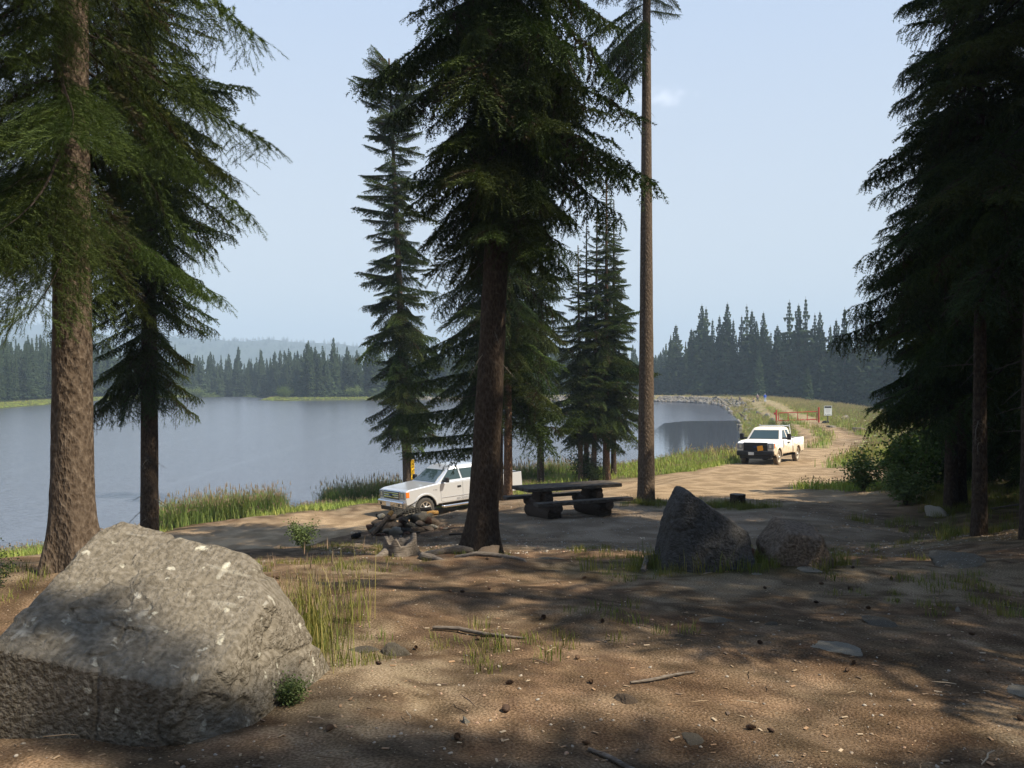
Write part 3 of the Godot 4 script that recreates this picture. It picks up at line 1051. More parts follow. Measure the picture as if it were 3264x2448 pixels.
func wanted(what: String, x: float, z: float) -> bool:
	if what == "wispy": return rng.randf() < exp(-((x + 1.52) ** 2 / 0.03 + (z + 6.2) ** 2 / 0.9))
	if what == "turf": return fbm.get_noise_2d(x * 3.0 + 9.0, z * 3.0) > 0.22
	var s := lake_d(Vector2(x, z))
	if what == "far_shore": return s > 0.3 and s < 7.0
	if s < 0.2 or s > 3.8: return false
	var f := fbm.get_noise_2d(x * 1.5, z * 1.5)
	return f > -0.1 and (x > -14.0 + 3.0 * f) and (x < -5.0 or (x > -1.5 and x < 4.2))

func place_grass(called: String, label: String, mesh: Mesh, count: int, x0: float, x1: float, d0: float, d1: float, need: float, size0: float, size1: float, seed_: int, accept := "", category := "grass") -> void:
	rng.seed = seed_
	var xf := []
	var tint := []
	var tries := 0
	while xf.size() < count and tries < count * 12:
		tries += 1
		var x := rng.randf_range(x0, x1)
		var z := -rng.randf_range(d0, d1)
		if accept:
			if not wanted(accept, x, z): continue
		elif rng.randf() * need > grass_at(x, z) - 0.25: continue
		var y := gy(x, z)
		if y < 0.03: continue
		var s := rng.randf_range(size0, size1)
		xf.append(Transform3D(Basis(Vector3.UP, rng.randf() * TAU).scaled_local(Vector3(s, s * rng.randf_range(0.8, 1.2), s)), Vector3(x, y - 0.01, z)))
		var q := rng.randf_range(0.8, 1.2)
		tint.append(Color(q * rng.randf_range(0.9, 1.2), q, q * 0.95))
	if xf.size(): tag(scatter(called, mesh, mats["grass"], xf, tint), label, category, "", "stuff")

func build_grass() -> void:
	var green := clump_mesh(1, 26, 0.3, 0.012, 0.16, Color(0.10, 0.13, 0.035), Color(0.2, 0.2, 0.07))
	var meadow := clump_mesh(2, 22, 0.42, 0.03, 0.5, Color(0.18, 0.26, 0.06), Color(0.36, 0.39, 0.13), 0.05)
	var reed := clump_mesh(3, 30, 1.1, 0.022, 0.35, Color(0.09, 0.15, 0.04), Color(0.17, 0.22, 0.07), 0.1)
	var dry := clump_mesh(4, 20, 0.5, 0.03, 0.5, Color(0.2, 0.2, 0.075), Color(0.38, 0.33, 0.17), 0.12)
	var wisp := clump_mesh(5, 34, 0.5, 0.006, 0.16, Color(0.11, 0.15, 0.035), Color(0.27, 0.24, 0.1), 0.3)
	var turf := clump_mesh(6, 24, 0.12, 0.007, 0.14, Color(0.1, 0.13, 0.03), Color(0.24, 0.22, 0.09))
	place_grass("meadow_grass", "green grass growing round the two dark boulders and the bank", green, 2400, -6, 13, 7, 26, 0.8, 0.3, 0.85, 11)
	place_grass("bank_grass", "low green grass along the lake edge", meadow, 4200, -26, 13, 24, 62, 0.7, 0.4, 0.9, 12)
	place_grass("reeds", "tall seeding grass at the water's edge behind the silver pickup", reed, 2600, -18, 6.5, 33, 56, 1, 0.7, 1.15, 13, "reeds")
	place_grass("dam_grass", "mixed dry grass and weeds over the dam and meadow", meadow, 9000, 10, 90, 43, 150, 0.9, 0.7, 1.6, 14)
	place_grass("dry_grass", "tan dry grass along the dam track", dry, 8000, 10, 75, 43, 250, 0.9, 0.6, 1.5, 15)
	place_grass("wispy_grass", "tall wispy grass beside the big pale boulder", wisp, 36, -2.0, -1.1, 5.0, 7.6, 1, 0.6, 1.1, 16, "wispy")
	place_grass("ground_turf", "short sparse turf tufts in the trodden earth", turf, 420, -5, 7, 4.5, 15, 1, 0.5, 1.0, 17, "turf")
	place_grass("far_shore_grass", "pale grass strip along the far lake shore", meadow, 2600, -130, 50, 178, 335, 1, 0.6, 1.2, 18, "far_shore")
	# white flower heads
	var fb := MB.new()
	rng.seed = 4
	fb.col = Color(0.1, 0.14, 0.04)
	fb.tube([Vector3.ZERO, Vector3(0.02, 0.3, 0)], [0.004, 0.003], 3, false)
	fb.col = Color(0.75, 0.75, 0.7)
	for i in 9:
		var a := i * 2.4
		var q := Vector3(cos(a), 0, sin(a)) * 0.012 * sqrt(i) * 1.2 + Vector3(0.02, 0.3 + 0.006 * sin(a * 3), 0)
		fb.quad(q + Vector3(0.012, 0, 0), q + Vector3(0, 0.004, 0.012), q + Vector3(-0.012, 0, 0), q + Vector3(0, 0.004, -0.012))
	place_grass("white_flowers", "small white flowers dotted through the grass", fb.mesh(false), 240, -6, 12, 7, 52, 0.8, 0.5, 1.0, 21, "", "flowers")
	place_grass("meadow_flowers", "pale flower heads scattered over the meadow by the track", fb.mesh(false), 500, 14, 60, 44, 100, 0.8, 1.6, 3.0, 22, "", "flowers")

# ---------------------------------------------------------------- litter on the ground
func spots(n: int, x0: float, x1: float, d0: float, d1: float, s0: float, s1: float, flat: float, tints: Array, m: Mesh, called: String, label: String, cat: String, mt: String) -> void:
	var xf := []
	var tint := []
	for i in n:
		var d := lerpf(d0, d1, pow(rng.randf(), 1.6))
		var x := rng.randf_range(maxf(x0, -0.66 * d), minf(x1, 0.66 * d))
		var s := s0 * pow(s1 / s0, pow(rng.randf(), 2.5))
		xf.append(Transform3D((Basis(Vector3.UP, rng.randf() * TAU) * Basis(Vector3.RIGHT, rng.randf_range(-0.25, 0.25))).scaled_local(Vector3(s, s * flat, s * rng.randf_range(0.7, 1.2))), on(x, -d, -s * flat * 0.3)))
		tint.append(tints[rng.randi() % tints.size()])
	tag(scatter(called, m, mats[mt], xf, tint), label, cat, "", "stuff")

func build_litter() -> void:
	var pebble := stone_mesh(41, 1, 0.55)
	rng.seed = 51
	var pt := [Color(0.3, 0.26, 0.21), Color(0.24, 0.18, 0.125), Color(0.3, 0.2, 0.14), Color(0.3, 0.27, 0.23), Color(0.2, 0.17, 0.14)]
	spots(4500, -8.0, 9.0, 3.2, 15.0, 0.003, 0.015, 0.8, pt, pebble, "pebbles", "small pebbles scattered over the trodden earth", "pebbles", "plain_v")
	spots(5000, -3.0, 9.0, 13.0, 24.0, 0.008, 0.03, 0.8, pt, pebble, "gravel", "grey gravel of the clearing by the picnic table", "gravel", "plain_v")
	var stick := MB.new()
	stick.col = Color.WHITE
	stick.tube([Vector3(-0.5, 0, 0), Vector3(-0.1, 0.02, 0.03), Vector3(0.2, 0.02, -0.02), Vector3(0.5, 0, 0.04)], [0.016, 0.022, 0.02, 0.01], 5)
	var st := [Color(0.3, 0.22, 0.14), Color(0.2, 0.14, 0.09), Color(0.38, 0.3, 0.21), Color(0.12, 0.085, 0.06)]
	spots(420, -6.0, 8.0, 3.2, 14.0, 0.03, 0.2, 1.0, st, stick.mesh(), "fallen_twigs", "thin fallen twigs lying on the earth", "twigs", "plain_v")
	var chip := MB.new()
	chip.box(Vector3.ZERO, Vector3(1, 0.12, 0.35), 0.05)
	spots(2600, -6.0, 8.0, 3.2, 13.0, 0.006, 0.022, 1.0, st + [Color(0.27, 0.17, 0.1), Color(0.3, 0.19, 0.11)], chip.mesh(false), "bark_chips", "brown bark chips and needle litter on the earth", "litter", "plain_v")
	# spruce cones
	var cone := MB.new()
	cone.col = Color.WHITE
	for i in 12:
		var t := i / 11.0
		var r := 0.3 * sin(PI * clampf(t * 0.85 + 0.12, 0, 1)) + 0.03
		for j in 7:
			var a := TAU * (j + 0.5 * (i % 2)) / 7.0
			var o := Vector3(t - 0.5, cos(a) * r, sin(a) * r)
			var w := Vector3(0, -sin(a), cos(a)) * 0.14
			cone.tri(Vector3(t - 0.56, 0, 0), o + w + Vector3(0.08, 0, 0), o * 1.05 - w + Vector3(0.08, 0, 0))
	cone.tube([Vector3(-0.5, 0, 0), Vector3(0, 0, 0), Vector3(0.5, 0, 0)], [0.12, 0.25, 0.05], 7)
	spots(60, -3.0, 6.0, 3.4, 11.0, 0.04, 0.062, 1.0, [Color(0.11, 0.07, 0.045), Color(0.15, 0.095, 0.06), Color(0.085, 0.055, 0.04)], cone.mesh(false), "spruce_cones", "small brown spruce cones lying on the earth", "cones", "plain_v")

func build_near_trees() -> void:
	# big spruce on the left
	conifer("spruce_tree", "large spruce with grey scaly trunk behind the pale boulder", on(-4.1, -8.0), {h = 19.0, dia = 0.37, cb = 3.2, prof = [[0, 1.6], [0.3, 2.0], [0.6, 1.5], [1, 0.25]], n = 400, set = "near", seed = 1, flare = 0.85, bark = "bark_grey", sides = 40, rows = 110, pitch = [-22, 25], gap = 0.42,
		extra = [[5.2, 95.0, 1.7, -20, 0], [5.8, 80.0, 1.8, -18, 1], [6.4, 100.0, 1.8, -20, 0], [7.0, 85.0, 1.8, -18, 1], [4.9, 112.0, 1.7, -22, 0], [6.1, 62.0, 1.8, -20, 1], [6.7, 75.0, 1.7, -22, 0], [5.5, 105.0, 1.6, -24, 1], [4.4, 92.0, 1.5, -22, 0], [3.4, 72.0, 1.9, -20, 1], [3.9, 80.0, 2.1, -16, 1], [4.6, 65.0, 2.1, -18, 0], [3.3, 110.0, 1.8, -22, 0], [3.8, 150.0, 1.9, -20, 1]]})
	conifer("spruce_tree", "slender spruce on the slope with skirted crown down to eye level", on(-6.85, -16.2), {h = 19.0, dia = 0.36, cb = 4.4, prof = [[0, 1.1], [0.12, 1.35], [0.35, 1.75], [0.65, 1.2], [1, 0.2]], n = 330, set = "droop", seed = 2, flare = 0.4, pitch = [-20, 25], dead = 20})
	# middle spruce
	conifer("spruce_tree", "big dark spruce standing at the fork of roots in the clearing", on(-0.43, -12.0), {h = 19.0, dia = 0.42, lean = Vector2(0.05, 0), cb = 4.6, prof = [[0, 1.3], [0.1, 1.6], [0.25, 1.65], [0.6, 1.2], [1, 0.2]], n = 440, set = "droop", seed = 3, flare = 1.1, sides = 30, rows = 80, pitch = [-26, 22], dead = 12, dead_from = 2.0,
		extra = [[6.4, -8.0, 2.4, -14, 0], [6.0, 8.0, 2.0, -20, 1], [7.6, 170.0, 1.6, -18, 0]]})
	conifer("pine_tree", "tall bare-trunked pine beside the sandy road", on(3.6, -23.0), {h = 21.0, dia = 0.46, cb = 13.6, prof = [[0, 1.2], [0.4, 1.8], [1, 0.3]], n = 100, set = "droop", seed = 4, flare = 0.12, pitch = [-15, 25], dead = 10, dead_len = 0.35, dead_from = 3.0, bark = "bark_grey", extra = [[12.6, 175.0, 1.8, -25, 0], [12.9, 150.0, 1.7, -22, 1], [13.2, 200.0, 1.7, -25, 0], [12.2, 165.0, 1.5, -30, 1], [13.4, 185.0, 1.9, -18, 2], [13.2, 20.0, 0.9, -5, 2], [12.4, 190.0, 1.6, -28, 0], [12.7, 160.0, 1.7, -20, 1], [11.9, 178.0, 1.3, -32, 0], [13.0, 140.0, 1.6, -24, 1], [12.3, 210.0, 1.4, -26, 0]]})
	conifer("spruce_tree", "ragged columnar spruce with clustered top by the silver pickup", on(-4.8, -40.0), {h = 20.6, dia = 0.5, cb = 3.4, prof = [[0, 2.0], [0.2, 1.7], [0.3, 2.0], [0.45, 1.4], [0.6, 1.5], [0.72, 1.0], [0.82, 1.6], [0.93, 1.8], [1, 0.9]], n = 360, set = "short", seed = 5, flare = 0.3, lean = Vector2(-0.045, 0), pitch = [-15, 20], bark = "bark_grey", dead = 25})
	conifer("spruce_tree", "drooping spruce right behind the big middle trunk", on(-0.42, -27.2), {h = 15.0, dia = 0.3, cb = 3.9, prof = [[0, 2.4], [0.1, 2.9], [0.3, 2.4], [0.6, 1.8], [1, 0.2]], n = 170, set = "droop", seed = 6, flare = 0.25, pitch = [-24, 20], bark = "bark_brown", dead = 20, extra = [[2.1, 176.0, 2.9, 6, 2], [2.5, 168.0, 2.6, 8, 2], [3.4, 182.0, 3.3, 8, 0], [4.6, 175.0, 3.2, 0, 2], [2.9, 10.0, 2.4, 5, 2], [3.6, -5.0, 2.6, 0, 0]]})
	conifer("spruce_tree", "thin spruce trunk with flaking bark by the picnic table end", on(-0.12, -26.4), {h = 13.0, dia = 0.28, cb = 4.5, prof = [[0, 1.6], [0.5, 1.2], [1, 0.2]], n = 70, set = "droop", seed = 7, flare = 0.1, bark = "bark_tan", dead = 25})
	conifer("spruce_tree", "single slim dark trunk in the bank grass behind the table", on(1.4, -42.0), {h = 15.0, dia = 0.36, cb = 6.0, prof = [[0, 1.6], [0.5, 1.2], [1, 0.2]], n = 130, set = "short", seed = 8, flare = 0.15, dead = 30, dead_len = 1.0})
	for k in 3:
		conifer("spruce_tree", ["shortest spruce in the cluster of three trunks over a dark shrub", "middle-height spruce in the cluster of three trunks over a dark shrub", "tallest spruce in the cluster of three trunks over a dark shrub"][k], on(3.35 + 0.32 * k, -41.8 - 0.5 * (k % 2)), {h = 11.5 + k, dia = 0.27, cb = 3.0 - k * 0.3, prof = [[0, 1.7], [0.4, 1.3], [1, 0.15]], n = 130, set = "short", seed = 9 + k, flare = 0.25, lean = Vector2(0.012 * (k - 1), 0), dead = 20, bark = "bark_grey"}, "three spruces in a cluster")
	conifer("spruce_tree", "sunlit green spruce at the water's edge, front one of a pair", on(4.62, -42.0), {h = 15.2, dia = 0.36, cb = 2.7, prof = [[0, 1.8], [0.15, 2.0], [0.5, 1.3], [1, 0.1]], n = 260, set = "short", seed = 13, flare = 0.5, pitch = [-16, 20], bark = "bark_tan"})
	conifer("spruce_tree", "sunlit green spruce at the water's edge, rear one of a pair", on(5.1, -43.0), {h = 13.8, dia = 0.28, cb = 3.0, prof = [[0, 1.6], [0.5, 1.1], [1, 0.1]], n = 200, set = "short", seed = 14, flare = 0.3, pitch = [-16, 20]})
	# dark trees on the right bank
	var right := [[7.8, -14.3, 11.5, 0.24, 4.6, 2.0], [10.6, -20.7, 10.0, 0.32, 3.2, 2.5], [10.95, -20.9, 9.0, 0.25, 3.2, 2.2], [7.7, -12.6, 18.0, 0.42, 4.6, 2.1], [9.6, -15.8, 18.0, 0.36, 3.0, 2.5], [12.5, -18.0, 14.0, 0.36, 1.8, 2.7], [9.2, -11.4, 17.0, 0.34, 3.0, 2.2], [14.0, -22.5, 7.5, 0.3, 1.0, 2.5], [13.0, -13.5, 18.0, 0.36, 1.6, 2.6], [13.6, -26.0, 7.0, 0.28, 0.7, 2.3], [17.0, -27.0, 10.0, 0.3, 0.8, 2.6], [15.5, -17.5, 14.0, 0.36, 1.0, 2.8]]
	var names := ["thin dark spruce trunk standing alone on the bare bank", "front trunk of the close pair at the edge of the bank", "rear trunk of the close pair at the edge of the bank", "thick grey spruce trunk at the top of the bank", "dark spruce behind the lone thin trunk on the bank", "dense dark spruce further up the bank", "dark spruce beside the thick grey trunk", "bushy spruce behind the close pair of trunks", "spruce deep in the shade of the bank", "low-skirted spruce behind the glossy bush of the bank", "wide spruce behind the low-skirted one", "spruce filling the shade behind the undergrowth"]
	for i in right.size():
		var r: Array = right[i]
		conifer("spruce_tree", names[i], on(r[0], r[1]), {h = r[2], dia = r[3], cb = r[4], prof = [[0, r[5] * 0.8], [0.2, r[5]], [0.6, r[5] * 0.7], [1, 0.2]], n = 185, set = "droop", seed = 20 + i, flare = 0.3, pitch = [-18, 24], dead = 25, bark = "bark_brown"})
	# unseen spruces, added past the edge of the view to shade the foreground
	var outside := [[9.0, -4.0, 14.0], [12.0, 1.85, 19.3], [12.5, -4.3, 18.0], [10.5, -7.0, 18.0], [9.5, 3.2, 14.0], [15.0, 5.0, 19.0], [11.0, 8.0, 18.0], [14.0, -8.5, 18.0], [5.5, 6.5, 17.0], [1.5, 8.5, 18.0], [-3.0, 7.5, 17.0], [-7.0, 4.5, 18.0], [-10.0, 0.5, 17.0], [7.5, 12.0, 19.0], [-1.0, 13.0, 18.0], [18.0, -2.0, 19.0], [17.0, -13.0, 19.0], [-5.0, 11.0, 18.0], [4.0, 15.0, 19.0], [-12.0, 6.0, 18.0], [10.0, 16.0, 19.0], [-8.0, 15.0, 19.0]]
	for i in outside.size():
		var r: Array = outside[i]
		conifer("spruce_tree", "unseen spruce added beyond the view for its shade", on(r[0], r[1]), {h = r[2], dia = 0.36, cb = 3.5, prof = [[0, 1.8], [0.2, 2.3], [0.6, 1.5], [1, 0.2]], bias = 0.6 if i == 1 else 1.0, n = 260 if i == 1 else 190 if i == 4 else 115, set = "droop", seed = 40 + i, flare = 0.3, pitch = [-18, 24]}, "added spruces beyond the view")  # one has a thickened top to throw shade on the big boulder

# ---------------------------------------------------------------- boulders, stumps, roots
func rock_thing(called: String, label: String, mesh: Mesh, m: String, x: float, z: float, s: Vector3, turn := 0.0, sink := 0.25, group := "") -> MeshInstance3D:
	var o := obj(called, mesh, mats[m])
	o.position = on(x, z, s.y * sink - s.y * 0.5)
	o.rotation.y = turn
	o.scale = s
	tag(o, label, "rock", group)
	return o

func build_rocks() -> void:
	# the big pale boulder, planes in metres from its middle
	var c := Vector3(-2.0, 4.72, -5.05)
	var pl := []
	for q in [[Vector3(0.21, 1.0, 0.40), Vector3(-2.0, 5.05, -4.95)], [Vector3(-0.02, -0.04, 1.0), Vector3(-1.9, 4.7, -4.52)], [Vector3(-0.84, 0.52, 0.16), Vector3(-2.64, 4.86, -5.0)], [Vector3(0.95, 0.22, 0.2), Vector3(-1.3, 4.7, -4.85)], [Vector3(0.2, 0.4, -1.0), Vector3(-1.9, 4.9, -5.85)], [Vector3(0.62, 0.12, 0.75), Vector3(-1.5, 4.7, -4.56)], [Vector3(-0.5, -0.1, 0.85), Vector3(-2.75, 4.6, -4.5)], [Vector3(-0.85, 0.3, -0.4), Vector3(-2.75, 4.7, -5.4)], [Vector3(0, -1, 0), Vector3(-2, 4.1, -5)], [Vector3(0.75, 0.75, 0.0), Vector3(-1.38, 5.1, -5.1)], [Vector3(0.25, -0.55, 0.8), Vector3(-1.5, 4.52, -4.5)], [Vector3(0.7, 0.5, -0.5), Vector3(-1.45, 5.1, -5.75)]]:
		var n: Vector3 = q[0].normalized()
		pl.append([n, maxf(0.1, n.dot(q[1] - c))])
	var big := obj("boulder", plane_rock(pl, 6, 0.03, 1.1, 3, 60.0, 0.026), mats["rock_pale"])
	big.position = c + Vector3(-0.16, -0.03, 0.2)
	tag(big, "huge pale grey angular boulder with lichen spots, beside the large left trunk", "boulder")
	# the dark pair in the grass
	var mid := plane_rock([[Vector3(0.56, 0.83, 0.0), 0.253], [Vector3(-0.98, 0.19, 0.0), 0.394], [Vector3(-0.91, 0.42, 0.0), 0.41], [Vector3(0, 1, 0), 0.45], [Vector3(0.98, 0.21, 0.0), 0.416], [Vector3(0.1, 0.18, 1).normalized(), 0.3], [Vector3(0, 0.1, -1).normalized(), 0.36], [Vector3(0, -1, 0), 0.5], [Vector3(-0.55, 0.1, 0.8).normalized(), 0.4], [Vector3(0.5, 0.35, 0.75).normalized(), 0.33]], 5, 0.03, 1.4, 5, 36.0, 0.015)
	var mo := obj("boulder", mid, mats["rock_dark"])
	mo.position = on(2.2, -9.8, -0.38)
	mo.scale = Vector3.ONE * 1.1
	tag(mo, "tall dark pointed boulder standing in the grass of the clearing", "boulder")
	var sm := plane_rock([[Vector3(0.2, 1, 0.2).normalized(), 0.26], [Vector3(-0.8, 0.6, 0.2).normalized(), 0.3], [Vector3(0, 0, 1), 0.26], [Vector3(0.9, 0.45, 0.2).normalized(), 0.34], [Vector3(-1, -0.2, 0).normalized(), 0.36], [Vector3(0, 0, -1), 0.26], [Vector3(0, -1, 0), 0.3], [Vector3(0.6, 0.1, 0.7).normalized(), 0.32]], 5, 0.03, 1.9, 6, 22.0)
	var smo := obj("boulder", sm, mats["rock_brown"])
	smo.position = on(3.22, -9.75, -0.17)
	tag(smo, "smaller rounded brown boulder to one side of the tall dark one", "boulder")
	# small stones: [name label, mesh seed, material, x, d, size, flatness]
	var st := [stone_mesh(61, 3, 0.85, 0.1), stone_mesh(62, 4, 0.85, 0.16), stone_mesh(63, 3, 0.9, 0.1), stone_mesh(64, 4, 0.9, 0.14)]
	var list := [
		["reddish stone at the foot of the tall dark boulder", 2, "rock_red", 2.68, 9.75, 0.11, 0.1], ["tan stone between the two dark boulders", 0, "rock_brown", 2.92, 9.95, 0.07, 0.07], ["sooty stone behind the tan stone between the boulders", 2, "rock_dark", 2.85, 10.2, 0.09, 0.09],
		["flat pale stone just in front of the smaller brown boulder", 1, "rock_white", 3.18, 9.35, 0.12, 0.035], ["tiny white flat stone by the grass before the boulders", 1, "rock_white", 2.6, 9.2, 0.05, 0.02],
		["wide flat rock bedded in the right bank, half in sun", 1, "rock_pale", 5.15, 9.75, 0.36, 0.12], ["bluish grey rock bedded in the shaded earth past the wispy grass", 3, "rock_pale", -0.86, 6.2, 0.11, 0.06], ["long grey stone tailing off from the bluish rock", 1, "rock_pale", -1.05, 6.28, 0.1, 0.02],
		["broad flat stone sunk in the shaded earth of the clearing", 1, "rock_pale", 1.58, 6.85, 0.16, 0.03], ["small round stone sunk beside the broad flat one", 3, "rock_pale", 2.05, 6.75, 0.06, 0.02], ["ragged grey stone sunk in the shade near the sunlit band", 1, "rock_pale", 2.92, 6.7, 0.14, 0.025],
		["long smooth stone sunk at the edge of the sunlit earth", 1, "rock_white", 2.35, 5.95, 0.15, 0.035], ["flat white stone lying at the margin of the sunny earth", 1, "rock_white", 3.1, 5.2, 0.1, 0.02], ["small tan stone on the sunny earth with cones around", 3, "rock_brown", 0.66, 4.9, 0.07, 0.03],
		["pale pebble with a dark underside on sunny earth", 0, "rock_white", -0.24, 4.55, 0.03, 0.02], ["grey stone bedded in the deep shade of the foreground", 1, "rock_pale", 0.95, 4.4, 0.06, 0.02], ["white chip of stone on the shaded earth near the bank", 2, "rock_white", 3.75, 7.2, 0.03, 0.02], ["half-buried stone under the root of the middle spruce", 1, "rock_pale", 0.55, 12.2, 0.25, 0.05],
		["earthy lump of pale rock in the sun patch before the middle spruce", 0, "rock_brown", -0.3, 11.0, 0.17, 0.1], ["pale rounded stone at the top of the bank by the close pair of trunks", 0, "rock_white", 10.1, 20.2, 0.26, 0.2], ["dark squat rock at the far side of the bank under the trees", 0, "rock_brown", 8.7, 13.2, 0.4, 0.26]]
	for i in list.size():
		var q: Array = list[i]
		rock_thing("stone", q[0], st[q[1]], q[2], q[3], -q[4], Vector3(q[5], q[6] * 1.9, q[5] * 0.8), i * 1.3, 0.8)
	# rocks in the meadow below the gate
	var far := [["pale humped rock in the meadow below the gate", 33.0, 81.0, 0.6, 0.45], ["white low rock in the weeds under the gate", 33.3, 89.0, 0.4, 0.25], ["grey rock in the meadow behind the humped one", 40.5, 104.0, 0.7, 0.5], ["big pale rock at the sandy end of the meadow", 29.6, 64.0, 0.8, 0.5], ["dark rock beside the big pale one in the meadow", 31.2, 69.0, 0.5, 0.35], ["dark rounded rock at the foot of the gate post", 35.9, 98.5, 0.4, 0.35], ["dark stone at the edge of the track behind the white pickup", 21.6, 55.0, 0.16, 0.14]]
	for i in far.size():
		var q: Array = far[i]
		rock_thing("meadow_rock", q[0], st[i % 4], "rock_dark" if "dark" in q[0] else "rock_pale", q[1], -q[2], Vector3(q[3], q[4], q[3] * 0.8), i * 0.9, 0.35)

func build_riprap() -> void:
	var root := thing("riprap_bank", "broken rock lining the water side of the dam", "rocks", Vector3.ZERO)
	var st := [stone_mesh(71, 2, 0.7), stone_mesh(72, 2, 0.6), stone_mesh(73, 2, 0.8), stone_mesh(74, 1, 0.7)]
	var ms := ["rock_pale", "rock_brown", "rock_dark", "rock_pale"]
	rng.seed = 71
	var n := 0
	var xf := []
	var tint := []
	while n < 2600:
		var i := rng.randi_range(14, 23) if rng.randf() < 0.5 else rng.randi_range(18, 22)
		var p := LAKE[i].lerp(LAKE[i + 1], rng.randf())
		var nrm := (LAKE[i + 1] - LAKE[i]).orthogonal().normalized()
		p -= nrm * rng.randf_range(-0.3, 4.0)
		var s := lake_d(p)
		if s < -0.3 or s > 4.2: continue
		if -p.y < 180.0 and (fbm.get_noise_2d(p.x * 1.2, p.y * 1.2) < 0.05 or rng.randf() < 0.6): 
			n += 1
			continue
		n += 1
		var r := rng.randf_range(0.22, 0.62) * (0.75 if -p.y < 120 else 1.0)
		var bs := Basis.from_euler(Vector3(rng.randf() * TAU, rng.randf() * TAU, rng.randf() * TAU)).scaled_local(Vector3(r, r * 0.8, r * 0.9))
		var at := Vector3(p.x, maxf(0.0, gy(p.x, p.y)) + r * 0.25, p.y)
		if root.get_child_count() < 260 and r > 0.3:
			var o := obj("stone", st[rng.randi() % 4], mats[ms[rng.randi() % 4]], root)
			o.transform = Transform3D(bs, at)
		else:
			xf.append(Transform3D(bs, at))
			var q := rng.randf_range(0.08, 0.2)
			tint.append(Color(q, q * 0.93, q * 0.84))
	tag(scatter("rubble", st[3], mats["plain_v"], xf, tint, root), "", "", "", "stuff")

